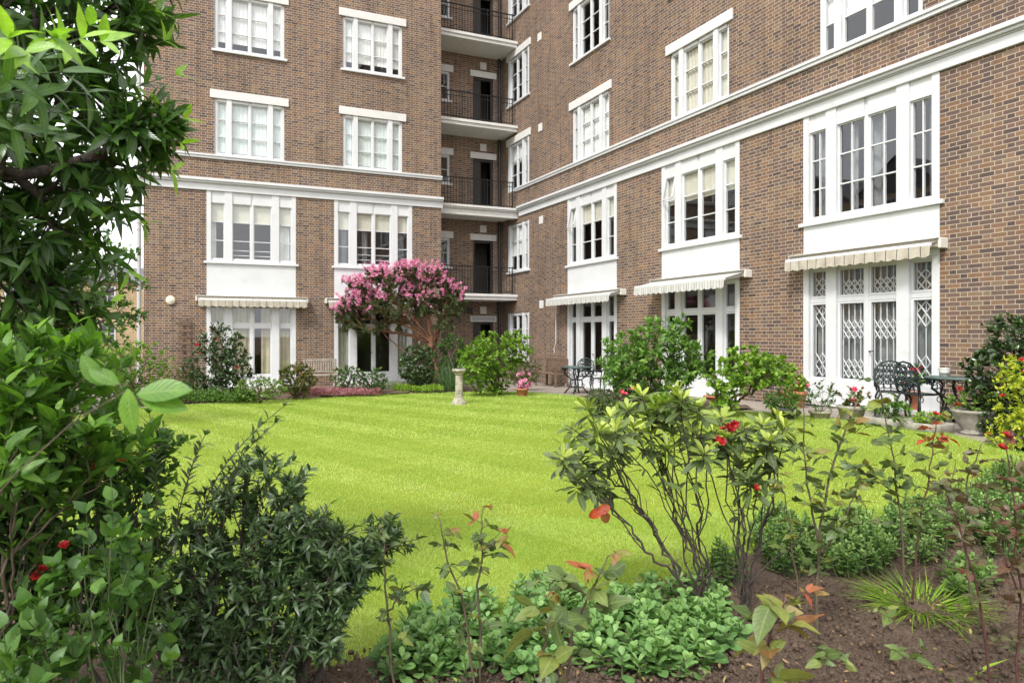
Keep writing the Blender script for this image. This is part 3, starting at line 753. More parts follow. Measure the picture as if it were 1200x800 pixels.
# balconies
for i in range(5):
    z = FLO[i]
    if i:
        sl = MB(); zt = z if i != 2 else 6.44
        pr = [(0, .0, .22)] if i != 2 else []
        if i == 2:
            for (o0, o1, a, c) in COR: sl.box((8.73, YS-o1, a-.06), (XR-.003, YS+.3, c-.06))
            sl.box((8.68, YS+.31, 6.15), (XR-.003, YB-.003, 6.43))
        else:
            sl.box((8.68, YS-.05, z-.10), (XR-.003, YB-.003, z)); sl.box((8.68, YS, z-.22), (XR-.003, YB-.003, z-.102))
        so = sl.build('balcony', M['stone_white'], BLD, bevel=.008)
        rb = MB(); y = YS+.07; zb = zt
        rb.box((8.69, y-.02, zb+1.0), (XR-.16, y+.02, zb+1.03)); rb.box((8.69, y-.012, zb+.09), (XR-.16, y+.012, zb+.115)); rb.box((8.69, y-.012, zb+.84), (XR-.16, y+.012, zb+.86))
        n = 27
        for j in range(n+1):
            x = 8.72+(XR-.18-8.72)*j/n; th = .016 if j % 9 == 0 else .007
            rb.box((x-th, y-th, zb), (x+th, y+th, zb+(1.06 if j % 9 == 0 else 1.0)))
        rb.box((XR-.18, y-.016, zb+1.0), (XR+.0, y+.016, zb+1.028)); rb.build('railing', M['iron'], so)
    # door, lintel, vent, little window
    z0 = z+.05
    d = MB(); d.box((DO[0]+.02, -.14, z0), (DO[0]+.09, -.04, z0+2.1), FB); d.box((DO[1]-.09, -.14, z0), (DO[1]-.02, -.04, z0+2.1), FB); d.box((DO[0]+.09, -.14, z0+2.04), (DO[1]-.09, -.04, z0+2.1), FB)
    if i != 1: d.box((DO[0]+.09, -.12, z0), (DO[0]+.36, -.08, z0+2.04), FB)
    do = d.build('door', M['dark'], BLD)
    l = MB(); l.box((DO[0]-.13, -.03, z+2.185), (DO[1]+.13, .05, z+2.42), FB)
    if i: l.build('lintel', M['stone_white'], do, bevel=.01)
    else:
        l.build('ventilation_box', M['stone_white'], do, bevel=.01); g = MB(); g.box((DO[0]-.05, .05, z+2.225), (DO[1]+.05, .056, z+2.38), FB); g.build('grating', M['pipe_grey'], do)
    v = MB(); v.box((11.05, -.02, z+2.50), (11.32, .03, z+2.78), FB); v.build('vent_block', M['stone_white'], BLD, bevel=.01)
    if i:
        window(FB, *DW, z+1.1, z+2.2, cols=[(.06, .50), (.53, .97)], head=.06, foot=.05, bars=(.5,), lintel=True, depth=.12)
for (y, z) in ((21.56, 12.3), (21.5, 9.05), (21.45, 5.75), (21.42, 2.75)):
    v = MB(); v.box((y-.13, -.02, z-.14), (y+.13, .025, z+.14), FR); v.build('vent_block', M['stone_white'], BLD, bevel=.008)
p = MB(); p.tube([(XR-.16, YB-.1, 0), (XR-.16, YB-.1, ZT)], .055, 10)
for z in np.arange(1.2, 20, 1.8): p.tube([(XR-.16, YB-.1, z), (XR-.16, YB-.1, z+.07)], .068, 10)
p.build('downpipe', M['pipe'], BLD)
p = MB(); p.tube([(-.99, YL+.06, 0), (-.99, YL+.06, ZT)], .06, 10)
for z in np.arange(1.2, 20, 1.8): p.tube([(-.99, YL+.06, z), (-.99, YL+.06, z+.07)], .072, 10)
p.build('downpipe', M['pipe_grey'], BLD)
pl = MB(); pl.box((10.35, -.01, 2.5), (10.72, .025, 2.74), FB); pl.build('sign_plate', M['dark'], BLD)

# ------------------------------------------------------------------ awnings
def awning(F, u0, u1, z, proj, drop, cm, label, fab_h=.2, crank=False):
    c = np.array(F((u0+u1)/2, 0, z)); t = thing('awning', label, 'awning', c, 0, 'retracted awnings over the garden doors')
    b = MB(); b.box((u0, .01, z-.13), (u1, .16, z), F); b.box((u0-.02, .0, z-.16), (u0+.03, .2, z+.012), F); b.box((u1-.03, 0, z-.16), (u1+.02, .2, z+.012), F)
    b.box((u0, .012, z+.002), (u1, .24, z+.02), F); b.build('cassette', M['cassette'], t, bevel=.008)
    zf = z-drop
    r = MB(); r.box((u0+.05, proj-.05, zf-.02), (u1-.05, proj, zf+.05), F); r.build('front_bar', M['white'], t, bevel=.01)
    a = MB()
    for u in (u0+.2, u1-.2):
        a.tube([F(u, .12, z-.12), F(u+(.12 if u < (u0+u1)/2 else -.12), proj*.55, (z-.14+zf)/2), F(u, proj-.04, zf-.01)], .02, 6)
    a.build('folding_arm', M['white'], t)
    f = MB(); n = 40
    f.quad([F(u0+.06, .14, z-.03), F(u1-.06, .14, z-.03), F(u1-.06, proj-.02, zf+.03), F(u0+.06, proj-.02, zf+.03)], [(u0, 0), (u1, 0), (u1, .4), (u0, .4)])
    W = (u1-u0-.1)
    for i in range(n*2):
        x0, x1 = u0+.05+W*i/(n*2), u0+.05+W*(i+1)/(n*2); sc = W/round(W/.205)
        h = lambda x: fab_h-.03+.03*abs(math.sin(math.pi*(x-u0-.05)/sc))
        oo = lambda x: proj+.008+.012*math.sin((x-u0)*23)
        f.quad([F(x0, proj+.003, zf), F(x1, proj+.003, zf), F(x1, oo(x1), zf-h(x1)), F(x0, oo(x0), zf-h(x0))], [(x0-u0, 1), (x1-u0, 1), (x1-u0, .8), (x0-u0, .8)])
    f.build('canopy', M[cm], t)
    if crank:
        k = MB(); yy = u1-.12; k.tube([F(yy, .2, zf-.05), F(yy, .2, zf-1.35), F(yy, .2, zf-1.42), F(yy+.12, .2, zf-1.6), F(yy+.1, .2, zf-1.75)], .012, 6); k.build('crank_rod', M['white'], t)
awning(FL, BA[0]-.3, BA[1]+.35, 2.86, .36, .13, 'awning_beige', 'beige striped awning over doors behind the red camellia')
awning(FL, BB_[0]-.3, BB_[1]+.35, 2.86, .36, .13, 'awning_beige', 'beige striped awning behind the pink blossom tree')
awning(FR, RB[0][0]-.45, RB[0][1]+.55, 2.98, .55, .16, 'awning_white', 'short white awning farthest along right wing with hanging crank', crank=True)
awning(FR, RB[1][0]-.35, RB[1][1]+.25, 3.12, .75, .22, 'awning_white', 'white awning above the tall green shrub')
awning(FR, RB[2][0]-.12, RB[2][1]+.2, 3.28, .36, .12, 'awning_beige', 'beige striped awning over white lattice security doors')
# alarm box, trellis
t = thing('alarm_box', 'round cream alarm box on brick wall above trellis', 'alarm', FL(-.12, 0, 2.72))
b = MB(); prof = [(.13, 0), (.14, .025), (.13, .05), (.09, .065), (.0, .07)]
b.lathe(prof, (0, 0, 0), 24); b.v = [FL(-.12+x, .005+z, 2.72+y) for x, y, z in b.v]; b.build('cover', M['alarm'], t, smooth=True)
b = MB(); b.lathe([(.055, 0), (.05, .02), (.0, .022)], (0, 0, 0), 16); b.v = [FL(-.12+x, .072+z, 2.72+y) for x, y, z in b.v]; b.build('sounder', M['cassette'], t)
t = thing('trellis', 'narrow brown wooden trellis against the brick wall', 'trellis', FL(.28, .1, 0))
b = MB()
for x in (.14, .36, ): b.box((x-.025, .08, .05), (x+.02, .11, 2.2), FL)
b.build('upright', M['wood_brown'], t)
b = MB()
for i in range(11): b.box((.08, .112, .25+i*.19), (.44, .13, .295+i*.19), FL)
b.build('crosspiece', M['wood_brown'], t)

# ------------------------------------------------------------------ houses beyond
def far_house(x0, x1, y0, y1, h, label, floors, face='y', gable=True):
    t = thing('brick_house', label, 'house', ((x0+x1)/2, y0, 0))
    b = MB()
    for (p, q_) in (((x0, y0), (x1, y0)), ((x1, y0), (x1, y1)), ((x1, y1), (x0, y1)), ((x0, y1), (x0, y0))):
        l = math.dist(p, q_); b.quad([(*p, -.3), (*q_, -.3), (*q_, h), (*p, h)], [(0, -.3), (l, -.3), (l, h), (0, h)])
    b.build('wall', M['brick_far'], t)
    r = MB()
    if face == 'y': r.quad([(x0-.3, y0-.3, h), (x1+.3, y0-.3, h), (x1+.3, (y0+y1)/2, h+1.5), (x0-.3, (y0+y1)/2, h+1.5)]); r.quad([(x0-.3, y1, h), (x1, y1, h), (x1+.3, (y0+y1)/2, h+1.5), (x0-.3, (y0+y1)/2, h+1.5)])
    else:
        n = max(1, int((y1-y0)/9)); w = (y1-y0)/n
        for i in range(n):
            a = y0+i*w; m_ = a+w/2
            r.quad([(x1+.2, a, h), (x0, a, h), (x0, m_, h+3.5), (x1+.2, m_, h+3.5)]); r.quad([(x1+.2, a+w, h), (x0, a+w, h), (x0, m_, h+3.5), (x1+.2, m_, h+3.5)])
            r.quad([(x1, a, h), (x1, a+w, h), (x1, m_, h+3.5)])
    r.build('roof', M['slate'], t)
    L = (x1-x0) if face == 'y' else (y1-y0); n = int(L/3.2)
    for i in range(n):
        for k in range(floors):
            c = 1.6+i*L/n; z = 1.+k*(h/floors)
            F = (lambda u, o, z_: (x0+u, y0-o, z_)) if face == 'y' else (lambda u, o, z_: (x1+o, y0+u, z_))
            w = MB()
            for (a, b_, z0, z1) in ((c-.6, c-.5, z, z+1.6), (c+.5, c+.6, z, z+1.6), (c-.5, c+.5, z, z+.1), (c-.5, c+.5, z+1.5, z+1.6), (c-.5, c+.5, z+.77, z+.83), (c-.03, c+.03, z+.1, z+.77), (c-.03, c+.03, z+.83, z+1.5)): w.box((a, -.02, z0), (b_, .05, z1), F)
            wo = w.build('window', M['white'], t)
            g = MB(); g.quad([F(c-.5, .01, z+.1), F(c+.5, .01, z+.1), F(c+.5, .01, z+1.5), F(c-.5, .01, z+1.5)]); g.build('pane', M['dark_glass'], wo)
M['slate'] = simple('slate_roof', (.10, .10, .11), .7, noise=.2)
M['dark_glass'] = simple('dark_window_glass', (.05, .055, .06), .08)
far_house(-13, 3, 62, 70, 6.0, 'distant yellow brick house beyond the left end of the building', 2)
far_house(-46, -38, 12, 66, 15., 'tall brick house row with gables standing across the road', 5, 'x')
# ------------------------------------------------------------------ plants: materials
M['laurel'] = leafm('laurel_leaf', [(0., (.018, .045, .012)), (.5, (.035, .085, .018)), (.8, (.06, .13, .022)), (.88, (.12, .23, .025)), (1., (.20, .33, .045))], .3, .32, .55, .18, gain=1.75)
M['bright'] = leafm('bright_shrub_leaf', [(0., (.045, .11, .018)), (.5, (.085, .19, .025)), (1., (.20, .36, .045))], .4, .4, .45, .22, gain=1.3)
M['mid'] = leafm('mid_green_leaf', [(0., (.03, .075, .018)), (.5, (.06, .13, .028)), (1., (.15, .26, .05))], .45, .34, .4, gain=1.35)
M['pale'] = leafm('pale_shrub_leaf', [(0., (.09, .17, .035)), (.5, (.19, .32, .06)), (1., (.36, .50, .12))], .5, .35, .4)
M['lime'] = leafm('lime_shrub_leaf', [(0., (.08, .17, .02)), (.5, (.19, .33, .035)), (1., (.38, .52, .07))], .5, .35, .4)
M['darkleaf'] = leafm('dark_glossy_leaf', [(0., (.025, .05, .02)), (.5, (.05, .095, .035)), (.85, (.085, .145, .055)), (1., (.14, .22, .08))], .3, .28, .65, .12, gain=1.3)
M['camellia'] = leafm('camellia_leaf', [(0., (.02, .045, .015)), (.5, (.05, .095, .03)), (1., (.14, .21, .07))], .25, .2, .7)
M['bronze'] = leafm('bronze_green_leaf', [(0., (.04, .08, .02)), (.5, (.10, .14, .03)), (.8, (.22, .15, .04)), (1., (.30, .09, .05))], .45, .3, .4)
M['rhodo'] = leafm('rhododendron_leaf', [(0., (.035, .055, .02)), (.35, (.07, .11, .035)), (.6, (.13, .19, .05)), (.75, (.26, .34, .05)), (1., (.44, .52, .10))], .42, .25, .5, .3)
M['sedum'] = leafm('fleshy_sedum_leaf', [(0., (.07, .165, .05)), (.5, (.14, .275, .085)), (1., (.26, .43, .14))], .5, .22, .35, tcol=(1.2, 1.4, .7))
M['cover'] = leafm('ground_cover_leaf', [(0., (.05, .12, .03)), (.5, (.12, .23, .06)), (1., (.28, .40, .14))], .5, .3, .4)
M['rose'] = leafm('rose_leaf', [(0., (.045, .085, .03)), (.4, (.10, .16, .045)), (.6, (.20, .24, .05)), (.75, (.26, .12, .045)), (.9, (.38, .06, .03)), (1., (.55, .07, .02))], .4, .3, .5, .25, tcol=(1.4, 1.3, .7))
M['plum'] = leafm('purple_rose_leaf', [(0., (.07, .09, .035)), (.4, (.13, .10, .06)), (.7, (.17, .055, .05)), (1., (.33, .04, .03))], .4, .3, .5, .2, tcol=(1.4, 1.1, .8))
M['yellow'] = leafm('golden_leaf', [(0., (.25, .36, .03)), (.5, (.52, .55, .05)), (1., (.68, .62, .12))], .5, .35, .4)
M['lavender'] = leafm('grey_green_leaf', [(0., (.10, .14, .08)), (.5, (.19, .25, .15)), (1., (.32, .37, .25))], .6, .25, .3)
M['tuft'] = leafm('bluish_blade_leaf', [(0., (.045, .09, .05)), (.5, (.09, .17, .09)), (1., (.18, .28, .12))], .5, .3, .4)
M['heather'] = leafm('heather_flower', [(0., (.07, .10, .035)), (.3, (.22, .09, .12)), (.7, (.48, .18, .28)), (1., (.62, .33, .42))], .7, .3, .3)
M['pinkfl'] = leafm('pink_blossom_petal', [(0., (.64, .15, .38)), (.5, (.83, .32, .57)), (1., (.92, .60, .77))], .6, .45, .3, tcol=(1.1, 1., 1.))
M['redfl'] = leafm('red_petal', [(0., (.22, .006, .01)), (.5, (.40, .012, .016)), (1., (.55, .035, .03))], .5, .3, .4, tcol=(1.1, .9, .9))
M['hotpink'] = leafm('hot_pink_petal', [(0., (.62, .03, .10)), (.5, (.82, .06, .17)), (1., (.88, .25, .33))], .5, .3, .4, tcol=(1.1, .9, .9))
M['whitefl'] = leafm('white_petal', [(0., (.62, .62, .55)), (1., (.80, .80, .76))], .5, .3, .4, tcol=(1., 1., .95))
M['orangefl'] = leafm('orange_petal', [(0., (.55, .12, .02)), (1., (.75, .3, .05))], .5, .3, .4, tcol=(1.1, 1., .8))
M['conifer'] = leafm('fine_dark_needle', [(0., (.04, .065, .028)), (.5, (.085, .12, .05)), (1., (.17, .20, .085))], .6, .2, .3)

def flowers_on(t, name, m, tips, rng, n, r, petals=7, lay=2, tint=(0, 1), pts=None, out=None, cup=.4, label=None):
    """n flower heads of one plant, each a part of its own"""
    if pts is None:
        pts = [tips[i] for i in rng.choice(len(tips), n, replace=False)]
    for c in pts:
        c = np.asarray(c, float); nr = unit(unit(CAM-c)*.7+UP*.6+rng.normal(0, .3, 3))
        o = blossom(name, [c+nr*.01], [nr], r*rng.uniform(.85, 1.15), M[m], t, rng, petals, tint, cup, lay)
        if label: o['label'] = label

# ------------------------------------------------------------------ far shrubs, along the left wing
def far_shrub(name, label, px, py, w, h, lm, seed, cat='shrub', L=.06, W=.035, nt=260, sm='stem_brown', k=None, group=None, blobs=None, per=9, shape='oval', dpt=None, base=None, lod=2, **kw):
    b = G(px, py) if base is None else base
    k = KD(b); s = k/FPX
    if blobs is None: blobs = [(b+UP*(h*s*.52), w*s*.5, (dpt or w*s*.4), h*s*.48)]
    else: blobs = [(P(x, y, k+dk), rx*s, ry*s*.9 if d is None else d, ry*s) for (x, y, rx, ry, dk, d) in blobs]
    return shrub(name, label, cat, b, blobs, nt, dict(L=L, W=W, shape=shape, lod=lod), M[lm], M[sm], seed, per=per, group=group, **kw)
r = far_shrub('shrub', 'pale green bushy shrub below the brick corner beside the trellis', 150, 474, 110, 88, 'pale', 21, L=.08, W=.04, nt=420, lo=.55,
              blobs=[(140, 432, 52, 36, 0, 1.0), (180, 425, 26, 26, .3, .7), (105, 425, 40, 40, .3, .9)])
r = far_shrub('camellia', 'glossy shrub with red flowers in front of left garden doors', 256, 470, 84, 92, 'camellia', 22, L=.10, W=.055, nt=420, lo=.4, per=7,
              blobs=[(258, 402, 28, 26, 0, .6), (245, 430, 32, 28, 0, .7), (275, 432, 22, 26, 0, .6), (262, 452, 34, 15, 0, .5)])
flowers_on(r['root'], 'flower', 'redfl', r['tips'], r['rng'], 0, .075, pts=[P(254, 398, 20.0), P(236, 413, 19.9), P(278, 431, 19.9), P(231, 404, 20.1), P(247, 385, 20.3)])
r = far_shrub('shrub', 'low reddish bronze shrub beside the trellis foot', 218, 466, 36, 40, 'bronze', 23, L=.06, W=.03, nt=90)
r = far_shrub('shrub', 'low pale flowering shrub between camellia and bronze shrub', 305, 472, 62, 32, 'pale', 24, L=.05, W=.03, nt=240)
flowers_on(r['root'], 'flower', 'whitefl', r['tips'], r['rng'], 14, .035, 5, 1)
r = far_shrub('shrub', 'bronze tipped green shrub beside grey wooden bench', 347, 468, 50, 44, 'bronze', 25, L=.07, W=.035, nt=260, tintf=lambda p, t, g: np.where(t > .85, g.uniform(.5, 1, len(t)), g.uniform(0, .6, len(t))))
r = far_shrub('rose_bush', 'leafy rose bush in front of the second garden doors', 408, 463, 46, 38, 'mid', 26, L=.055, W=.035, nt=160)
flowers_on(r['root'], 'flower', 'whitefl', r['tips'], r['rng'], 4, .04, 6, 1)
r = far_shrub('rose_bush', 'rose bush with loose stems beside dark round camellia', 436, 462, 40, 34, 'mid', 27, L=.055, W=.035, nt=130)
r = far_shrub('shrub', 'dark round glossy shrub under the pink blossom tree', 489, 459, 44, 58, 'darkleaf', 28, L=.09, W=.05, nt=330, lo=.5, sm='bark_dark')
r = far_shrub('shrub', 'broad light green shrub behind the sundial', 583, 463, 90, 80, 'lime', 29, L=.10, W=.06, nt=480, lo=.45, per=8,
              blobs=[(580, 416, 32, 30, 0, .9), (560, 425, 26, 26, -.2, .7), (605, 408, 22, 22, .2, .7), (572, 448, 28, 16, 0, .6)])
r = far_shrub('shrub', 'mid green shrub between pink tree trunk and light shrub', 529, 458, 40, 56, 'mid', 30, L=.08, W=.045, nt=330, blobs=[(532, 412, 26, 24, .9, .6), (522, 440, 16, 18, .8, .5), (548, 425, 20, 22, .8, .5)])
r = far_shrub('shrub', 'feathery olive green shrub beside brown bench', 611, 456, 50, 42, 'bronze', 31, L=.05, W=.014, nt=380, sm='stem_green', upb=.6, tintf=lambda p, t, g: np.clip(.15+g.random(len(t))*.3+.35*(p[:, 2] > 1.)*g.random(len(t)), 0, 1))
# tuft of blades, heather, edging
def tuft(name, label, cat, c, n, h, w, m, seed, spread=.5, wid=.012, parts='blade'):
    rng = np.random.default_rng(seed); t = thing(name, label, cat, c)
    a = rng.uniform(0, 6.28, n); r_ = w*np.sqrt(rng.random(n)); pos = np.asarray(c)+np.stack([np.cos(a)*r_, np.sin(a)*r_, 0*a], 1)
    d = unit(np.stack([np.cos(a)*spread, np.sin(a)*spread, np.ones(n)], 1)+rng.normal(0, .15, (n, 3)))
    leaves(parts, pos, d, unit(UP-d*.3+rng.normal(0, .2, (n, 3))), h*rng.uniform(.5, 1.1, n), wid, rng.random(n), M[m], t, 'lance', 1, .3, rng.uniform(.1, .7, n))
    return t
tuft('ornamental_grass', 'bluish green blade tuft left of the sundial', 'ornamental grass', G(529, 459), 260, 1.0, .22, 'tuft', 32, .28, .02)
def mat_plant(name, label, cat, x0, x1, py, n, m, seed, h=.12, L=.05, dy=.5, W=.02):
    rng = np.random.default_rng(seed); a = G(x0, py); b = G(x1, py); t = thing(name, label, cat, (a+b)/2)
    u = rng.random(n); p = a+(b-a)*u[:, None]; p[:, 1] += rng.uniform(-dy, dy, n)*np.sqrt(np.clip(4*u*(1-u), 0, 1)); p[:, 2] = gz(p[:, 0], p[:, 1])+.05+h*rng.random(n)*(.5+.8*vnoise(p[:, 0], p[:, 1], seed, .25))
    d = unit(rng.normal(0, .6, (n, 3))+UP)
    leaves('foliage', p, d, unit(rng.normal(0, 1, (n, 3))+UP), L*rng.uniform(.6, 1.3, n), W, np.clip(rng.normal(.6, .25, n), 0, 1), M[m], t, 'oval', 2)
    return t
mat_plant('heather', 'low pink heather carpet along the far lawn edge', 'heather', 338, 446, 464, 5200, 'heather', 33, .16, .05, .45, .022)
mat_plant('edging_plant', 'low lime green edging under the pink tree', 'edging plant', 462, 520, 460, 1800, 'lime', 34, .16, .06, .3, .03)
mat_plant('edging_plant', 'low dark edging between heather and lime edging', 'edging plant', 436, 476, 458, 1400, 'lavender', 35, .2, .06, .4, .02)
mat_plant('edging_plant', 'low dark green edging below the red camellia', 'edging plant', 205, 300, 472, 2600, 'mid', 36, .28, .07, .35, .03)
# blossom tree
def blossom_tree():
    rng = np.random.default_rng(40); base = at(8.05, 20.3, .0); k = KD(base); s = k/FPX
    t = thing('blossom_tree', 'spreading pink blossom tree with leaning reddish trunk', 'tree', base)
    Pk = lambda x, y, d=0.: P(x, y, k+d)
    cr = [(448, 338, 52, 19), (418, 358, 28, 17), (500, 345, 38, 22), (470, 362, 44, 18), (410, 382, 20, 10), (528, 358, 22, 22), (440, 385, 30, 8), (495, 320, 34, 9), (452, 318, 26, 6), (404, 368, 16, 14), (520, 385, 16, 8), (475, 325, 50, 12)]
    bl = [(Pk(x, y, rng.uniform(-.4, .4)), rx*s, .9*ry*s+.5, ry*s) for x, y, rx, ry in cr]
    tips = sample_blobs(bl, 680, rng, .45)
    trunk = [base-UP*.1, Pk(511, 438), Pk(504, 420), Pk(506, 400)]; b = MB()
    b.tube(bez(trunk[0], trunk[1], trunk[2], 8), np.linspace(.135, .095, 8), 10); b.tube(np.array([trunk[2], Pk(504, 408), trunk[3]]), [.095, .09, .08], 10)
    b.build('trunk', M['bark_red'], t, smooth=True)
    ok = tips[:, 2] > trunk[3][2]-.4; tips = tips[ok]
    paths = skeleton(trunk[3]-UP*.05, tips, rng, .5, 6, .0034, .52, .08, .1)
    b2 = Pk(504, 420); p2 = skeleton(b2, tips[:60], rng, .55, 3, .004, .5, .08, .1)
    stems_obj('branch', paths+p2, M['bark_red'], t)
    pos, d, nm, tt = leaf_field(paths+p2, rng, 60, .85, 1., .2, 0., True, .6)
    leaves('foliage', pos, d, nm, .085, .020, rng.random(len(pos)), M['conifer'], t, 'lance', 2)
    top = (tips[:, 2]-tips[:, 2].min())/(np.ptp(tips[:, 2])); px = (tips-CAM)@RT/((tips-CAM)@FW)*FPX+CX
    py = CY-(tips-CAM)@UP/((tips-CAM)@FW)*FPX; pr = np.clip((366-py)/36.+.5*(px < 430)-.25*(px > 522), .04, .9)
    pick = tips[rng.random(len(tips)) < pr]; cs, ns = [], []
    for c in pick:
        ax_ = unit(rng.normal(0, .5, 3)+UP)
        for _ in range(20):
            cs.append(c+ax_*rng.uniform(.0, .30)+rng.normal(0, .026, 3)); ns.append(unit(rng.normal(0, .6, 3)+UP*.7+unit(CAM-c)*.3))
    o = blossom('blossom', cs, ns, .042, M['pinkfl'], t, rng, 4, (0, 1), .6, 1); o['kind'] = 'stuff'
blossom_tree()

# ------------------------------------------------------------------ benches, sundial, furniture
def bench(label, c, rz, m, w=1.3, arms=True, group=None):
    t = thing('garden_bench', label, 'bench', c, rz, group)
    def B(nm, boxes, par=t):
        b = MB()
        for a, e in boxes: b.box(a, e)
        return local(b.build(nm, m, None, bevel=.006), par)
    B('seat', [((-w/2, -.42+.085*i, .42), (w/2, -.42+.085*i+.07, .445)) for i in range(5)])
    B('backrest', [((-w/2, .02, .86), (w/2, .06, .93)), ((-w/2, .02, .50), (w/2, .06, .55))]+[((-w/2+.06+(w-.16)*i/11, .03, .551), (-w/2+.10+(w-.16)*i/11, .05, .859)) for i in range(12)])
    for x in (-w/2-.03, w/2-.03):
        B('leg', [((x, -.42, 0), (x+.06, -.36, .62))]); B('leg', [((x, .005, 0), (x+.06, .065, .93))])
        if arms: B('armrest', [((x-.01, -.45, .621), (x+.07, .003, .65))])
    return t
bench('grey weathered wooden bench against the wall between garden doors', at(4.27, 22.0, -.03), 0, M['wood_grey'], 1.0)
bench('brown wooden garden bench at right wing wall beside the feathery shrub', at(11.6, 19.75, -.03), -math.pi/2, M['wood_brown'], 1.3)
def sundial():
    c = G(538, 473.5); t = thing('sundial', 'weathered stone sundial pillar on the lawn', 'sundial', c)
    b = MB(); b.lathe([(.175, -.02), (.175, .035), (.165, .06), (.135, .10), (.11, .15), (.102, .17)], c, 28); b.build('base', M['stone'], t, True, .006)
    b = MB(); z = .17; pr = []
    for i in range(24):
        z = .17+.50*i/23; pr.append((.094-.012*i/23+.004*math.sin(i*1.9), z))
    b.lathe(pr, c, 28); b.build('column', M['stone'], t, True)
    b = MB(); b.lathe([(.086, .67), (.105, .69), (.105, .71), (.12, .73), (.155, .755), (.165, .77), (.165, .795), (.155, .81), (0, .817)], c, 28); b.build('capital', M['stone'], t, True, .005)
    b = MB(); b.lathe([(.10, .819), (.10, .825), (0, .826)], c, 24); d = b.build('dial', M['brass'], t)
    b = MB(); q = c+UP*.826; b.quad([q+(-.06, -.003, 0), q+(.07, -.003, 0), q+(.07, -.003, .07)]); b.quad([q+(-.06, .003, 0), q+(.07, .003, .07), q+(.07, .003, 0)]); b.quad([q+(-.06, -.003, 0), q+(-.06, .003, 0), q+(.07, .003, .07), q+(.07, -.003, .07)]); b.build('gnomon', M['brass'], d)
sundial()
def ring(b, c, ax, r, tr, n=12, a0=0., a1=6.2832):
    """scroll or hoop of tube radius tr round axis ax"""
    ax = np.asarray(ax, float); ref = np.array([0, 0, 1.]) if abs(ax[2]) < .8 else np.array([1., 0, 0])
    u = unit(np.cross(ax, ref)); v = np.cross(u, ax); a = np.linspace(a0, a1, n)
    b.tube(np.asarray(c)+r*(np.cos(a)[:, None]*u+np.sin(a)[:, None]*v), tr, 5)
def iron_chair(label, c, rz, group):
    t = thing('iron_chair', label, 'chair', c, rz, group); m = M['iron_green']
    def fin(b, nm, par=t): return local(b.build(nm, m, None, True), par)
    b = MB(); b.lathe([(.0, .425), (.225, .425), (.235, .435), (.235, .445), (.0, .447)], (0, 0, 0), 24, 3.2); fin(b, 'seat')
    b = MB(); n = 13; fr = [(-.21, .20, .44), (-.235, .25, .62), (-.225, .29, .80), (-.13, .315, .91), (0, .325, .945), (.13, .315, .91), (.225, .29, .80), (.235, .25, .62), (.21, .20, .44)]
    b.tube(np.array(fr), .016, 6)
    rng = np.random.default_rng(3)
    for z in (.52, .62, .72, .82):
        y = .20+(z-.44)*.27; k = 4 if z < .8 else 3
        for i in range(k):
            x = (i-(k-1)/2)*.105; ring(b, (x, y, z), (0, 1, -.25), .05, .009); ring(b, (x, y, z+.05), (0, 1, -.25), .026, .011, 9)
    for x in (-.1, 0, .1): b.tube(np.array([(x, .20, .44), (x*1.1, .245, .62), (x, .305, .86)]), .009, 5)
    fin(b, 'backrest')
    for sx in (-1, 1):
        b = MB(); b.tube(np.array([(sx*.232, .255, .66), (sx*.27, .12, .665), (sx*.27, -.10, .65), (sx*.25, -.19, .60), (sx*.21, -.18, .45)]), .014, 6); ring(b, (sx*.265, -.02, .57), (1, 0, 0), .055, .009); fin(b, 'armrest')
        b = MB(); b.tube(np.array([(sx*.19, -.18, .44), (sx*.235, -.215, .33), (sx*.20, -.20, .15), (sx*.23, -.24, 0)]), [.02, .018, .015, .02], 6); ring(b, (sx*.18, -.19, .36), (1, 0, 0), .045, .008); fin(b, 'leg')
        b = MB(); b.tube(np.array([(sx*.19, .19, .44), (sx*.225, .22, .33), (sx*.20, .22, .15), (sx*.23, .28, 0)]), [.02, .018, .015, .02], 6); fin(b, 'leg')
    return t
def iron_table(label, c, r_):
    t = thing('iron_table', label, 'table', c); m = M['iron_green']
    b = MB(); b.lathe([(0, .70), (r_-.02, .70), (r_, .705), (r_, .728), (r_-.01, .735), (0, .735)], (0, 0, 0), 40); local(b.build('tabletop', M['table_green'], None, True), t)
    b = MB()
    n = int(2*math.pi*r_/.12)
    for i in range(n):
        a = 6.2832*i/n; ring(b, (math.cos(a)*(r_-.03), math.sin(a)*(r_-.03), .655), (math.cos(a), math.sin(a), 0), .045, .008)
    local(b.build('apron', m, None, True), t)
    for i in range(4):
        a = .785+i*1.5708; e = np.array([math.cos(a), math.sin(a), 0]); b = MB()
        b.tube(np.array([e*.72*r_+UP*.70, e*.80*r_+UP*.55, e*.35*r_+UP*.38, e*.45*r_+UP*.16, e*.78*r_]), [.018, .022, .018, .018, .024], 6)
        ring(b, e*.55*r_+UP*.5, np.cross(e, UP), .06, .009); ring(b, e*.42*r_+UP*.22, np.cross(e, UP), .05, .009); local(b.build('leg', m, None, True), t)
    b = MB(); ring(b, (0, 0, .37), (0, 0, 1), .35*r_, .012, 20); ring(b, (0, 0, .17), (0, 0, 1), .42*r_, .010, 20); local(b.build('stretcher', m, None, True), t)
    return t
M['table_green'] = simple('green_painted_metal', (.075, .115, .105), .4, .2, noise=.15, nscale=10.)
TB = at(11.25, 6.85, -.03)
iron_table('dark green cast iron table holding a white pot', TB, .46)
CH_G = 'cast iron chairs round the dark green table'
ch = iron_chair('ornate black iron chair facing the door, leftmost at the potted table', G(1046, 489, -.03), math.radians(-48), CH_G)
def chair_copy(src, label, c, rz, group):
    o = copy_tree(src); o.location = tuple(map(float, c)); o.rotation_euler = (0, 0, rz); o['label'] = label; o['group'] = group; return o
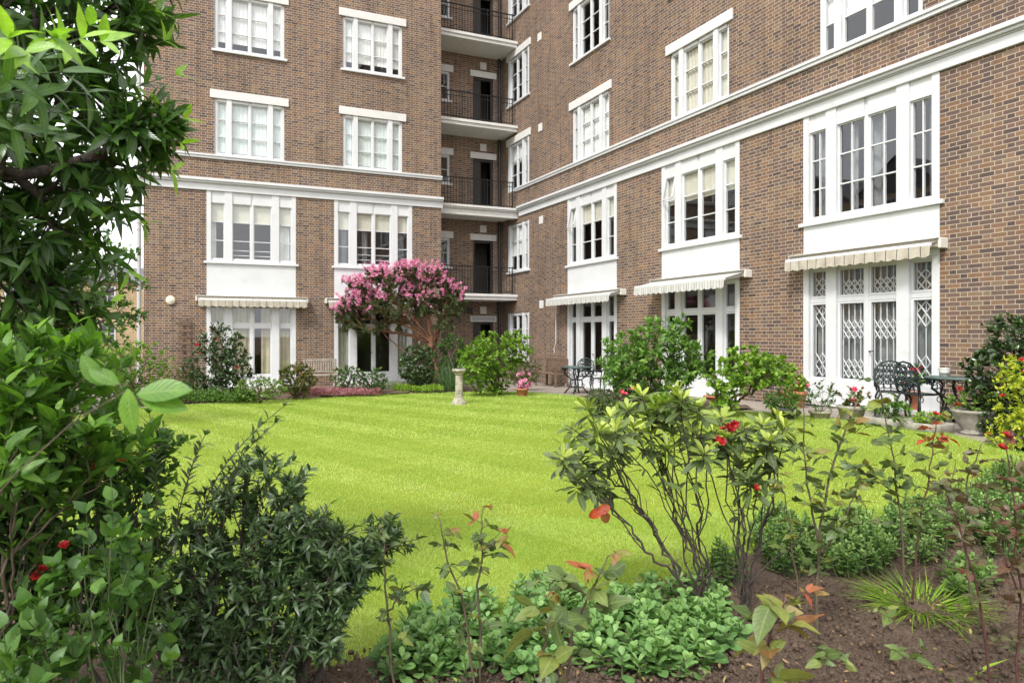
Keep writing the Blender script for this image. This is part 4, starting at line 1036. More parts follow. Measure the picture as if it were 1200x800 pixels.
chair_copy(ch, 'ornate black iron chair with open rose back beside the big terracotta pot', G(1078, 493, -.03), math.radians(-10), CH_G)
chair_copy(ch, 'iron chair half hidden behind the table and evergreen shrub', at(11.6, 6.35, -.03), math.radians(-120), CH_G)
# white pot on the table
t = thing('candle_pot', 'small white ceramic pot on the green iron table', 'pot', TB+np.array([-.02, .22, .735]))
b = MB(); b.lathe([(.055, 0), (.065, .01), (.075, .09), (.082, .125), (.085, .13), (.076, .13), (.068, .02), (0, .018)], TB+np.array([-.02, .22, .735]), 24); b.build('body', M['ceramic'], t, True)
# far table and chairs
T2 = at(9.75, 16.1, -.03)
iron_table('grey green iron table by the far right garden doors', T2+np.array([.35, 0, 0]), .42)
G2 = 'iron chairs round the far table'
chair_copy(ch, 'black iron chair behind the far table near the wall', at(10.75, 16.7, -.03), math.radians(-40), G2)
chair_copy(ch, 'black iron chair right of the far table in front of white doors', at(10.25, 15.1, -.03), math.radians(-160), G2)

# ------------------------------------------------------------------ right-hand shrubs of the lawn edge
r = far_shrub('shrub', 'tall leafy green shrub below the white awning', 770, 484, 120, 120, 'mid', 50, L=.10, W=.038, nt=620, lo=.2, per=9, lod=1, sm='stem_green', tintf=lambda p, t, g: np.clip(.6+g.normal(0, .22, len(t))+.4*(t > .8)*g.random(len(t)), 0, 1),
              blobs=[(772, 400, 34, 30, 0, .6), (735, 420, 38, 34, 0, .6), (800, 425, 36, 34, .2, .6), (765, 445, 48, 28, 0, .6), (722, 440, 16, 20, 0, .4), (800, 380, 12, 18, 0, .3)])
r = far_shrub('hydrangea', 'rounded pale green shrub on bare stems before terracotta pots', 880, 488, 90, 80, 'lime', 51, L=.075, W=.05, nt=420, lo=.3, per=7, bases=[at(10.15, 11.2), at(10.3, 10.95), at(10.05, 11.4), at(10.35, 11.3)], lod=1, first=4, rt=.002, f=.6,
              blobs=[(878, 424, 36, 18, 0, .5), (852, 446, 26, 18, 0, .5), (908, 434, 24, 20, 0, .5), (850, 470, 16, 12, 0, .35), (890, 440, 38, 14, -.2, .5)])
r = far_shrub('lavender', 'grey green lavender clump at the lawn corner', 704, 487, 44, 32, 'lavender', 52, L=.05, W=.007, nt=330, sm='stem_green', per=12, upb=.8, lo=.3)
r = far_shrub('rose_bush', 'low rose bush with pink blooms beside the lavender', 738, 484, 34, 28, 'bronze', 53, L=.05, W=.03, nt=90, lod=1, tintf=lambda p, t, g: g.uniform(0, .55, len(t)))
flowers_on(r['root'], 'flower', 'hotpink', r['tips'], r['rng'], 0, .05, pts=[P(742, 455, 12.), P(728, 459, 12.1), P(733, 462, 11.9)])
r = far_shrub('shrub', 'low bright green plant under the tall leafy shrub', 785, 492, 60, 30, 'lime', 54, L=.08, W=.045, nt=110, lod=1)

def potted(name, label, c, pot_r, pot_h, pot_m, plant, leaf, lm, nt, seed, fl=None, prof=None, potname='pot', sq=None, spread=None, hgt=None, lod=1, group=None, per=7, sx=1.):
    c = np.asarray(c, float); rng = np.random.default_rng(seed); t = thing(name, label, plant, c, 0, group); bpy.context.view_layer.update()
    prof = prof or [(.70, 0), (.72, .02), (.92, .78), (1.02, .79), (1.04, .98), (1.0, 1.), (.9, .98), (.86, .88), (0, .87)]
    b = MB(); b.lathe([(r_*pot_r, z*pot_h) for r_, z in prof], c, 28, sq)
    if sx != 1.: b.v = [(c[0]+(x-c[0])*1., c[1]+(y-c[1])*sx, z) for x, y, z in b.v]
    b.build(potname, M[pot_m], t, True)
    top = c+UP*(pot_h*.88); sp = spread or pot_r*1.2; hg = hgt or pot_r*1.5
    tips = sample_blobs([(top+UP*hg*.5, sp, sp*.8, hg*.55)], nt, rng, .4)
    if sx != 1.: tips[:, 1] = c[1]+(tips[:, 1]-c[1])*sx
    tips[:, 2] = np.maximum(tips[:, 2], top[2]+.02)
    paths = skeleton(top-UP*.03, tips, rng, .4, 6, .002, .5, .06, .2); stems_obj('stem', paths, M['stem_green'], t)
    pos, d, nm, tt = leaf_field(paths, rng, per, .6, .9, .2, 0, False, .35); n = len(pos)
    leaves('foliage', pos, d, nm, leaf[0]*rng.uniform(.6, 1.2, n), leaf[1], rng.random(n), M[lm], t, 'oval', lod, .25, rng.uniform(0, .5, n))
    if fl: flowers_on(t, 'flower', fl[0], tips, rng, fl[1], fl[2], 6, 2)
    return t
potted('potted_geranium', 'terracotta pot of pink geraniums beside the white grille doors', G(931, 477, -.03), .24, .32, 'terra', 'potted plant', (.055, .05), 'lime', 70, 60, ('hotpink', 9, .055))
potted('potted_fern', 'black pot with dark fern below the terracotta geranium', G(918, 493, -.03), .20, .22, 'plastic', 'potted plant', (.09, .02), 'mid', 90, 61, None, spread=.33)
potted('potted_shrub', 'small dark leaved shrub in a shallow pot at lawn edge', G(961, 492, -.03), .17, .15, 'stone', 'potted plant', (.085, .032), 'darkleaf', 26, 62, None, spread=.33, hgt=.5)
potted('potted_geranium', 'pale stone pot with pink geraniums in front of grille doors', G(998, 494, -.03), .21, .26, 'stone_pale', 'potted plant', (.055, .045), 'bronze', 36, 63, ('hotpink', 4, .05), spread=.28, hgt=.38)
TR = [(.9, 0), (1., .05), (1.02, .9), (1., 1.), (.88, 1.), (.86, .8), (0, .78)]
potted('stone_trough', 'low pale stone trough planted with leafy greens', G(1040, 500, -.03), .26, .15, 'stone_pale', 'planter', (.09, .05), 'mid', 24, 64, None, prof=TR, potname='trough', sq=5, hgt=.26)
potted('stone_trough', 'low stone trough filled with fresh green alpine plants', G(1088, 506, -.03), .25, .14, 'stone_pale', 'planter', (.05, .022), 'lime', 60, 65, None, prof=TR, potname='trough', sq=5, hgt=.16)
URN = [(.62, 0), (.66, .06), (.5, .14), (.55, .22), (.85, .55), (.98, .86), (1.06, .9), (1.06, 1.), (.94, 1.), (.9, .9), (0, .88)]
potted('stone_urn', 'stone urn planter spilling pale foliage and salmon flowers', G(1140, 508, -.03), .25, .34, 'stone_pale', 'planter', (.05, .03), 'pale', 60, 66, ('redfl', 4, .045), prof=URN, potname='urn', spread=.38)
potted('potted_geranium', 'tall terracotta pot with pink flowers behind iron chair', G(1076, 484, -.03), .22, .40, 'terra', 'potted plant', (.06, .05), 'mid', 60, 67, ('hotpink', 8, .05), hgt=.5)
potted('potted_azalea', 'small pot of salmon pink azalea at the far patio edge', G(612, 464), .16, .2, 'terra', 'potted plant', (.05, .03), 'bronze', 40, 68, ('pinkfl', 16, .07), hgt=.42, spread=.26, lod=2)
potted('potted_plant', 'terracotta pot with bluish plant at left end of lawn', G(216, 470), .17, .26, 'terra', 'potted plant', (.10, .02), 'tuft', 40, 69, None, lod=2, hgt=.3)
potted('potted_plant', 'empty looking terracotta bowl behind the hydrangea stems', at(10.75, 11.6, -.03), .22, .16, 'terra', 'potted plant', (.04, .03), 'mid', 10, 70, None, hgt=.1)
r = far_shrub('shrub', 'dark evergreen shrub against brick at the right edge', 1172, 510, 90, 150, 'camellia', 71, L=.085, W=.042, nt=520, lo=.5, lod=1, base=at(11.35, 5.55), per=8,
              blobs=[(1182, 400, 32, 36, 0, .35), (1165, 440, 36, 36, 0, .4), (1190, 470, 40, 34, 0, .4), (1165, 488, 26, 20, 0, .3), (1215, 420, 30, 50, 0, .4)])
r = far_shrub('shrub', 'golden yellow shrub with red flowers at the right edge', 1190, 530, 60, 120, 'yellow', 72, L=.05, W=.028, nt=330, lo=.5, lod=1, base=at(10.0, 4.95), per=8, sm='stem_green',
              blobs=[(1190, 470, 20, 40, 0, .3), (1200, 440, 22, 28, 0, .3), (1185, 510, 24, 26, 0, .3), (1220, 480, 24, 50, 0, .3)])
flowers_on(r['root'], 'flower', 'redfl', r['tips'], r['rng'], 12, .035)
# ------------------------------------------------------------------ the big evergreen at upper left
def sprig(t, name, pts, r0, m_leaf, m_stem, rng, n, L, W, tint, parent=None, lod=0, fold=.2, curl=.25, spread=.9, upb=.05, frac=.8, term=3, shape='oval', stem='twig', wave=.05):
    k = len(pts); paths = [(np.asarray(pts, float), np.linspace(r0, r0*.4, k), True)]
    pos, d, nm, tt = leaf_field(paths, rng, n, frac, spread, upb, 0, False, .3, term); q = len(pos)
    return paths, pos, d, nm, tt
def laurel():
    rng = np.random.default_rng(80); base = at(-1.75, 3.3, .0); t = thing('laurel_tree', 'large glossy dark evergreen tree overhanging the upper left', 'tree', base)
    tr = np.array([base-UP*.1, base+(.02, .05, .7), base+(-.05, .1, 1.5), base+(.05, .15, 2.3)]); b = MB()
    b.tube(bez(tr[0], tr[1], tr[3], 9)+rng.normal(0, .01, (9, 3)), np.linspace(.13, .08, 9), 10); b.build('trunk', M['bark_dark'], t, smooth=True)
    bl = [blob(20, 60, 3.2, 110, 110, .7), blob(30, 200, 3.3, 110, 100, .7), blob(40, 310, 3.4, 75, 80, .6), blob(95, 120, 3.3, 70, 90, .2), blob(115, 210, 3.3, 65, 50, .2), blob(145, 60, 3.4, 30, 60, .12), blob(195, 140, 3.35, 20, 26, .2), blob(178, 165, 3.3, 24, 20, .2), blob(170, 30, 3.4, 18, 24, .2),
          blob(165, 150, 3.3, 38, 40, .35), blob(90, 280, 3.4, 50, 50, .2), blob(60, 365, 3.4, 45, 40, .4), blob(-120, 60, 3.3, 130, 170, .9), blob(-110, 280, 3.3, 110, 120, .8), blob(60, -60, 3.3, 150, 70, .9), blob(150, 5, 3.4, 34, 20, .3)]
    tips = sample_blobs(bl, 860, rng, .15)
    paths = skeleton(tr[3]-UP*.2, tips, rng, .5, 6, .0026, .52, .06, .05); stems_obj('branch', paths, M['bark_dark'], t)
    pos, d, nm, tt = leaf_field(paths, rng, 8, .75, .8, -.02, .12, False, .35, 2)
    n = len(pos); tn = rng.random(n)*.62+.12*(tt > .9); yg = (rng.random(n) < .06) & (tt > .8); tn = np.where(yg, .9, tn)
    leaves('foliage', pos, d, nm, (.15*rng.uniform(.55, 1.15, n)), .042*rng.uniform(.8, 1.2, n), tn, M['laurel'], t, 'lance', 1, .22, rng.uniform(.1, .5, n), .04, rng)
    # young shoots reaching past the crown on the right
    sp = [sprig(t, '', bez(P(x0, y0, k), P((x0+x1)/2, (y0+y1)/2-6, k), P(x1, y1, k), 8), .003, None, None, rng, 9, 0, 0, 0, frac=.65, term=3) for x0, y0, x1, y1, k in
          ((120, 120, 205, 88, 3.2), (130, 170, 214, 140, 3.25), (120, 200, 200, 200, 3.3), (110, 90, 192, 48, 3.3), (100, 260, 165, 262, 3.3), (90, 300, 150, 318, 3.3), (110, 40, 182, 14, 3.3), (120, 150, 212, 168, 3.2), (80, 340, 130, 352, 3.3))]
    stems_obj('twig', [q_ for s_ in sp for q_ in s_[0]], M['stem_green'], t); a_, b2, c2, d2 = (np.concatenate([s_[i] for s_ in sp]) for i in (1, 2, 3, 4)); n = len(a_)
    leaves('foliage', a_, b2, c2, .115*rng.uniform(.55, 1.15, n), .034, np.where(d2 > .9, rng.uniform(.84, 1., n), rng.uniform(.2, .85, n)), M['laurel'], t, 'lance', 1, .2, rng.uniform(.1, .5, n), .05, rng)
    # near branch with bright new growth
    P0 = P(-70, 120, 2.1); ps, po, dd, nn, tt2 = [], [], [], [], []
    for (x, y, k) in ((62, 45, 1.7), (30, 60, 1.65), (95, 45, 1.8), (118, 48, 1.9), (10, 45, 1.6), (70, 85, 1.8), (40, 110, 1.8), (100, 110, 1.95), (75, 135, 1.9), (15, 150, 1.8), (60, 165, 2.), (10, 95, 1.7), (105, 30, 2.)):
        e = P(x, y, k); c = (P0+e)/2+UP*.04; pts = bez(P0, c, e, 8); a = sprig(t, '', pts, .004, None, None, rng, 9, 0, 0, 0, frac=.45, term=3); ps += a[0]; po.append(a[1]); dd.append(a[2]); nn.append(a[3]); tt2.append(a[4])
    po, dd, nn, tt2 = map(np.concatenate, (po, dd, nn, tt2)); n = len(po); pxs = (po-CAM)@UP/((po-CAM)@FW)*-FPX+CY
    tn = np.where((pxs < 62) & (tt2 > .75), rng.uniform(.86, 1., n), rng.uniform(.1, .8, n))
    stems_obj('twig', ps, M['stem_green'], t)
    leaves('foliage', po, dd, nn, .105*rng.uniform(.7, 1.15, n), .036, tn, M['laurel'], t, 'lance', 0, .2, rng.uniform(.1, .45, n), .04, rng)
laurel()
# lighter tree behind it and neighbours in the left gap
r = shrub('young_tree', 'slender light green tree in the gap between laurel and building', 'tree', at(-2.5, 12.5), [blob(120, 330, 12, 48, 60, .8), blob(95, 300, 12, 40, 50, .7), blob(140, 300, 12, 22, 24, .5), blob(130, 380, 12, 45, 30, .8), blob(60, 340, 12, 60, 80, 1.)], 330,
          dict(L=.085, W=.05, shape='oval', lod=2), M['mid'], M['bark_dark'], 82, stemname='branch', per=9, rt=.004, first=4, f=.5)
r = shrub('shrub', 'bright yellow green shrub beyond the laurel at far left', 'shrub', at(-3.4, 15.5), [blob(120, 425, 15.5, 50, 34, .9), blob(80, 410, 15.5, 50, 44, .9), blob(40, 400, 15.5, 60, 60, 1.)], 420,
          dict(L=.09, W=.05, shape='oval', lod=2), M['lime'], M['stem_brown'], 83, per=9)
r = shrub('conifer_shrub', 'dark dense shrub filling the left lawn edge', 'shrub', at(-3., 9.5), [blob(60, 455, 9.5, 90, 60, .9), blob(-30, 420, 9., 90, 90, .9), blob(140, 462, 11, 34, 20, .5)], 520,
          dict(L=.075, W=.035, shape='oval', lod=2), M['mid'], M['bark_dark'], 84, per=9)
# bright leaved shrub at left, mid distance
r = shrub('shrub', 'bright green shrub with large thin leaves at left edge', 'shrub', at(-1.15, 2.75), [blob(30, 430, 2.6, 75, 55, .4), blob(90, 450, 2.7, 60, 55, .35), blob(20, 520, 2.5, 85, 70, .4), blob(120, 520, 2.7, 60, 50, .3), blob(60, 400, 2.7, 50, 26, .3), blob(-90, 500, 2.6, 110, 120, .5)], 210,
          dict(L=.085, W=.038, shape='ovate', lod=0, wave=.05, fold=.2), M['bright'], M['stem_brown'], 85, rt=.0011, per=9, frac=.65, first=8, upb=.15, allp=True, bases=[at(-1.15, 2.75), at(-.85, 2.9), at(-1.5, 2.6)])
def near_sprig():
    rng = np.random.default_rng(86); base = at(-.95, 1.0); t = thing('sapling', 'single soft focus sprig with three bright leaves near the lens', 'sapling', base)
    e = P(148, 458, 1.05); pts = bez(base, P(-120, 560, 1.0), e, 10); stems_obj('stem', [(pts, np.linspace(.0016, .0009, 10), True)], M['stem_brown'], t)
    tg = [((150, 455), (152, 505)), ((160, 462), (218, 452)), ((165, 468), (215, 475)), ((120, 452), (95, 418)), ((140, 450), (105, 432))]
    po = np.array([P(*a, 1.05) for a, b_ in tg]); d = np.array([P(*b_, 1.04)-P(*a, 1.05) for a, b_ in tg]); L = np.linalg.norm(d, axis=1)
    nm = unit(UP[None]*.7-FW[None]*.8+rng.normal(0, .15, d.shape))
    leaves('leaf', po, d, nm, L*1.05, L*.52, np.array([.62, .5, .58, .4, .5]), M['bright'], t, 'oval', 0, .15, .15, .03, rng)
near_sprig()
# lower left: mixed rose and small leaved shrub
r = shrub('shrub', 'small leaved dark shrub with tiny orange flowers at lower left', 'shrub', at(-.85, 3.0), [blob(60, 545, 2.9, 90, 65, .3), blob(150, 560, 3.1, 55, 60, .3), blob(40, 640, 2.8, 95, 70, .35), blob(130, 660, 3.0, 70, 60, .3), blob(60, 740, 2.7, 100, 60, .3), blob(-80, 660, 2.7, 90, 130, .4), blob(190, 520, 3.1, 30, 40, .2), blob(175, 720, 2.9, 50, 60, .25)], 900,
          dict(L=.042, W=.026, shape='oval', lod=1, wave=.04), M['mid'], M['bark_dark'], 87, per=10, frac=.7, first=5, rt=.0013, allp=True, lo=.1, bases=[at(-.85, 3.0), at(-.55, 2.9), at(-.3, 2.75), at(-1.2, 2.8), at(-.6, 3.3), at(-.2, 3.05)])
flowers_on(r['root'], 'flower', 'orangefl', r['tips'], r['rng'], 0, .018, pts=[P(x, y, 2.75) for x, y in ((106, 525), (112, 548), (45, 550), (152, 538), (125, 553), (50, 472), (140, 540))])
flowers_on(r['root'], 'flower', 'redfl', r['tips'], r['rng'], 0, .019, pts=[P(x, y, 2.6) for x, y in ((76, 640), (42, 675), (50, 668))])
r = shrub('rose_bush', 'rose bush with broad rounded leaves in the bottom left corner', 'rose bush', at(-.35, 2.4), [blob(30, 730, 2.1, 70, 60, .2), blob(110, 690, 2.3, 60, 60, .2), blob(150, 600, 2.4, 40, 70, .2), blob(60, 785, 2.0, 80, 30, .2), blob(180, 660, 2.4, 40, 60, .2), blob(160, 770, 2.3, 50, 30, .2)], 80,
          dict(L=.058, W=.042, shape='ovate', lod=0, wave=.06), M['mid'], M['stem_green'], 88, per=7, frac=.75, first=4, rt=.0014, tintf=lambda p, t, g: g.uniform(.1, .7, len(t)), bases=[at(-.35, 2.4), at(-.15, 2.6), at(-.6, 2.3), at(-.1, 2.35)])
# dark glossy shrub
bD = at(.28, 3.0)
r = shrub('glossy_shrub', 'dark glossy narrow leaved shrub in front of the lawn', 'shrub', bD,
          [blob(290, 700, 3.0, 95, 60, .35), blob(235, 640, 3.0, 55, 60, .3), blob(325, 625, 3.1, 50, 50, .28), blob(375, 665, 3.05, 60, 36, .28), blob(290, 775, 2.85, 90, 45, .3), blob(215, 740, 2.8, 55, 60, .25), blob(415, 645, 3.1, 30, 20, .2), blob(270, 580, 3.1, 40, 30, .2), blob(340, 570, 3.15, 22, 24, .15), blob(370, 720, 2.95, 44, 36, .2), blob(300, 545, 3.15, 30, 18, .15), blob(455, 622, 3.3, 34, 16, .15), blob(425, 648, 3.2, 36, 24, .2), blob(480, 638, 3.3, 18, 10, .1), blob(395, 625, 3.2, 20, 18, .12), blob(365, 620, 3.1, 34, 34, .2), blob(400, 690, 3.05, 36, 26, .2), blob(375, 750, 2.9, 34, 30, .2)], 1000,
          dict(L=.05, W=.0175, shape='lance', lod=1, fold=.3, curl=.4, wave=.12), M['darkleaf'], M['bark_dark'], 90, jit=.55, per=10, frac=.65, first=5, rt=.0013, f=.5, upb=.12, droop=.05, lo=.05, allp=True, bases=[bD, at(.1, 3.05), at(.5, 3.05), at(.3, 2.8), at(-.1, 2.9)])
def extra_sprays(root, lst, seed, mlf, L, W, n, sm='stem_brown', stem='stem', shape='lance', r0=.004):
    rng = np.random.default_rng(seed); ps, po, dd, nn, tt = [], [], [], [], []
    for (a, b_, c) in lst:
        a, b_, c = (P(*q) for q in (a, b_, c)); pts = bez(a, b_, c, 9); s = sprig(root, '', pts, r0, None, None, rng, n, 0, 0, 0, frac=.6, upb=.15); ps += s[0]; po.append(s[1]); dd.append(s[2]); nn.append(s[3]); tt.append(s[4])
    po, dd, nn = map(np.concatenate, (po, dd, nn)); q = len(po); stems_obj(stem, ps, M[sm], root)
    leaves('foliage', po, dd, nn, L*rng.uniform(.6, 1.15, q), W, rng.random(q)*.8, M[mlf], root, shape, 1, .3, rng.uniform(.1, .5, q), 0, rng)
extra_sprays(r['root'], [((235, 640, 3.), (225, 560, 3.), (332, 476, 3.05)), ((235, 640, 3.), (235, 570, 3.), (322, 496, 3.05)), ((320, 720, 3.), (380, 620, 3.1), (450, 605, 3.3)), ((320, 720, 3.), (400, 640, 3.1), (488, 632, 3.3)), ((300, 640, 3.), (300, 560, 3.1), (342, 540, 3.1)), ((310, 640, 3.), (330, 580, 3.1), (362, 552, 3.1)), ((260, 640, 3.), (265, 540, 3.05), (290, 545, 3.)),
                         ((185, 640, 2.9), (180, 540, 2.9), (185, 500, 2.9)), ((200, 650, 2.9), (215, 560, 2.9), (240, 510, 2.9))], 91, 'darkleaf', .06, .02, 30)
# ------------------------------------------------------------------ rhododendron
def rhododendron():
    rng = np.random.default_rng(100); base = G(850, 722); k = KD(base); t = thing('rhododendron', 'open branching rhododendron with lime leaf rosettes and a red flower', 'shrub', base)
    tp = [(668, 500), (664, 522), (690, 478), (702, 505), (716, 530), (716, 488), (735, 478), (752, 462), (770, 478), (792, 458), (802, 486), (818, 476), (836, 505), (852, 512), (872, 500), (893, 496), (912, 488), (884, 536), (762, 508), (782, 522), (690, 552), (680, 538), (728, 520), (902, 515), (862, 522), (846, 488), (780, 470), (742, 500), (812, 506), (826, 530), (700, 570), (676, 560), (876, 560), (868, 545), (800, 466), (760, 486), (720, 505), (896, 528), (920, 500), (660, 535)]
    tips = np.array([P(x, y, k+rng.uniform(-.32, .32)) for x, y in tp])
    b1, b2 = G(838, 716)+RT*-.05, G(872, 726); lab = tips@RT < (P(815, 500, k))@RT
    paths = skeleton(b1, tips[lab], rng, .3, 8, .0036, .42, .06, .05)+skeleton(b2, tips[~lab], rng, .3, 8, .0036, .42, .06, .12)
    for p in paths: p[0][1:-1] += rng.normal(0, .008, (len(p[0])-2, 3))
    # bare side twigs
    tw = []
    for p in paths:
        for _ in range(2):
            i = rng.integers(1, len(p[0])-1); a = p[0][i]
            if rng.random() < .75: d = unit(rng.normal(0, 1, 3)+UP*.6)*rng.uniform(.04, .12); tw.append((bez(a, a+d*.5+UP*.01, a+d+UP*.03, 4), np.linspace(.0035, .002, 4), False))
    b = b2+UP*.18; tw.append((np.array([b, P(905, 655, k), P(930, 640, k-.1), P(940, 620, k-.1)]), np.array([.006, .005, .004, .003]), False))
    stems_obj('branch', paths+tw, M['bark_dark'], t, 6)
    po, dd, nn, L, tn = [], [], [], [], []
    for q in tips:
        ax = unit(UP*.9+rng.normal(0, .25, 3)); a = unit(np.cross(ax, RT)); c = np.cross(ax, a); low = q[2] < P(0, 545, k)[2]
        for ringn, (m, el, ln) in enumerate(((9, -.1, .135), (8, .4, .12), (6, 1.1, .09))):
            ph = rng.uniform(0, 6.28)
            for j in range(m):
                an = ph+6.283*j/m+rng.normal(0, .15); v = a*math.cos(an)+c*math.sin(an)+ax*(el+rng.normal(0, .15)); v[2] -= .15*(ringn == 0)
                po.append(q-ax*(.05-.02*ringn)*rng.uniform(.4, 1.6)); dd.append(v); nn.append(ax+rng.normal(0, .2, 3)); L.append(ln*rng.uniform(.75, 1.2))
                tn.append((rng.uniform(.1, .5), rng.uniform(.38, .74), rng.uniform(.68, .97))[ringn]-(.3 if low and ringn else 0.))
    # lower whorls under the tips
    for p in paths:
        if not p[2]: continue
        for tpos in (.62, .78):
            i = tpos*(len(p[0])-1); j0 = int(i); q = p[0][j0]+(p[0][j0+1]-p[0][j0])*(i-j0)
            for j in range(3):
                v = rng.normal(0, 1, 3); v[2] = v[2]*.3-.1; po.append(q); dd.append(unit(v)); nn.append(UP+rng.normal(0, .25, 3)); L.append(.11*rng.uniform(.7, 1.2)); tn.append(rng.uniform(.1, .55))
    po, dd, nn, L, tn = map(np.array, (po, dd, nn, L, tn)); n = len(po)
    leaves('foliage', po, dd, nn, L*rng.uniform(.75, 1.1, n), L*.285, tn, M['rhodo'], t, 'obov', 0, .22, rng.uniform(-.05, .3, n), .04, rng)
    for (x, y, m, rr) in ((852, 500, 5, .032), (846, 512, 2, .03), (886, 571, 1, .022)):
        c0 = P(x, y, k-.25); cs = [c0+rng.normal(0, .028, 3)*(m > 1) for _ in range(m)]
        o = blossom('flower', cs, [unit(-FW*.7+UP*.5+rng.normal(0, .4, 3)) for _ in cs], rr, M['redfl'], t, rng, 6, (0, .9), .5, 2); o['label'] = 'red rhododendron flower'
    c = P(706, 597, k-.3); v = np.array([P(718, 592, k-.3)-c, P(690, 606, k-.3)-c, P(712, 612, k-.3)-c])
    o = leaves('leaf', np.array([c-v[0]*.6, c, c]), v, np.array([-FW+UP*.3]*3), .085, .055, np.array([.9, .97, .8]), M['rose'], t, 'oval', 0, .3, .3, .08, rng); o['label'] = 'single scarlet leaf'
rhododendron()

# ------------------------------------------------------------------ rose canes
def cane(label, pts, seed, leafm_='rose', r0=.007, n=9, L=.055, top_red=.0, tint=(.15, .55), sm='stem_brown', extra=(), base_off=0., leaflets=5, name='rose_cane', bare=.12, flower=None, group='young rose plants in the flower bed', sub=1):
    """a single rose cane through screen points (px, py, depth); the first point is set on the soil"""
    rng = np.random.default_rng(seed); n = int(n*1.6); L = L*1.12
    k0 = pts[0][2]; f = P(*pts[0]); f = np.array([f[0], f[1], float(gz(f[0], f[1]))-.01])
    t = thing(name, label, 'rose', f, 0, group)
    lines = [[f]+[P(*q) for q in pts[1:]]]+[[P(*q) for q in e] for e in extra]
    paths, po, dd, nn, LL, tn, pet = [], [], [], [], [], [], []
    for li, ln in enumerate(lines):
        ln = np.array(ln); tt = np.linspace(0, 1, len(ln)); s = np.linspace(0, 1, 14)
        q = np.stack([np.interp(s, tt, ln[:, i]) for i in range(3)], 1); q[1:-1] = (q[:-2]+2*q[1:-1]+q[2:])/4; q[1:-1] += rng.normal(0, .004, (12, 3))
        ra = r0*(1 if li == 0 else .65); paths.append((q, np.linspace(ra, ra*.35, 14), True)); m = n if li == 0 else max(3, n//2)
        ph = rng.uniform(0, 6.28)
        for j in range(m):
            u = bare+(1-bare)*(j+rng.random()*.5)/m; u = min(u, 1.) if j < m-1 else 1.; x = u*13; i = min(int(x), 12); p = q[i]+(q[i+1]-q[i])*(x-i)
            ph += 2.4; ax = unit(q[i+1]-q[i]); rd = np.array([math.cos(ph), math.sin(ph), 0]); d = unit(rd*.9+ax*.5+UP*.1)
            pl = L*rng.uniform(.5, 1.0); end = p+d*pl*1.2-UP*pl*.25; pp = bez(p, p+d*pl*.7+UP*.01, end, 5); pet.append((pp, np.linspace(.0016, .001, 5), True))
            nl = leaflets if rng.random() < .85 else 3; tv = rng.uniform(*tint)
            if u > .72: tv = tv+top_red*(u-.72)/.28+rng.normal(0, .06)
            sc = (1-.35*(u > .9))*rng.uniform(.8, 1.2); side = unit(np.cross(d, UP))
            for h in range(nl):
                if h == 0: pos, v = pp[-1], d-UP*.35
                else:
                    pos = pp[3 if h < 3 else 2]; v = (side if h % 2 else -side)*.9+d*.45-UP*rng.uniform(-.25, .4)
                po.append(pos); dd.append(unit(v+rng.normal(0, .3, 3))); nn.append(UP+rng.normal(0, .6, 3)); LL.append(L*sc*(1.15 if h == 0 else .9)*rng.uniform(.65, 1.15)); tn.append(tv+rng.normal(0, .09))
    th = MB()
    for q, ra, _ in paths: th.tube(q, ra, 7)
    for q, ra, _ in pet: th.tube(q, ra, 4)
    for q, ra, _ in paths:
        for _j in range(14):
            i = rng.integers(0, 12); a = q[i]+(q[i+1]-q[i])*rng.random(); v = unit(rng.normal(0, 1, 3)); th.tube(np.array([a, a+v*(ra[i]+.007)]), [.002, .0003], 4)
    th.build('stem', M[sm], t, True)
    po, dd, nn, LL, tn = map(np.array, (po, dd, nn, LL, tn)); q = len(po)
    leaves('foliage', po, dd, nn, LL, LL*.62, tn, M[leafm_], t, 'ovate', 0, .22, rng.uniform(-.1, .6, q), .1, rng)
    if flower:
        m, r_, pl = flower
        for c in pl: o = blossom('flower', [P(*c)]*1, [unit(-FW*.5+UP*.8)], r_, M[m], t, rng, 7, (0, .8), 1.0, 4)
    return t
cane('thorny rose cane with dark green leaves left of the sedum', [(462, 800, 3.1), (456, 730, 3.1), (450, 660, 3.1), (449, 612, 3.1)], 201, n=9, L=.05, tint=(.1, .5), extra=[[(455, 715, 3.1), (480, 690, 3.05), (492, 690, 3.05)]])
cane('slim rose cane with orange young leaves leaning left', [(556, 770, 3.1), (545, 710, 3.1), (525, 660, 3.1), (516, 610, 3.1)], 202, n=8, L=.055, top_red=.3, tint=(.2, .55))
cane('upright rose cane topped with red brown leaves', [(563, 770, 3.15), (560, 690, 3.15), (565, 640, 3.15), (566, 596, 3.15)], 203, n=8, L=.052, top_red=.5, tint=(.15, .6), extra=[[(565, 650, 3.15), (575, 640, 3.1), (582, 628, 3.1)]])
cane('bent rose cane with wilted red and cream leaves over the sedum', [(660, 790, 2.6), (668, 745, 2.55), (690, 700, 2.5), (712, 652, 2.5)], 204, n=7, L=.07, top_red=.2, tint=(.2, .62), sm='stem_brown', extra=[[(690, 700, 2.5), (655, 675, 2.5), (640, 690, 2.5)]])
cane('rose shoot with big pale leaves in the bottom centre', [(632, 800, 2.35), (636, 770, 2.3), (640, 740, 2.3), (645, 715, 2.3)], 205, n=5, L=.08, tint=(.25, .6))
cane('red stemmed rose shoot with large broad leaves and yellowing tips', [(875, 830, 2.3), (892, 780, 2.25), (905, 735, 2.25), (922, 700, 2.25)], 206, n=7, L=.085, tint=(.3, .62), sm='stem_red', top_red=.15)
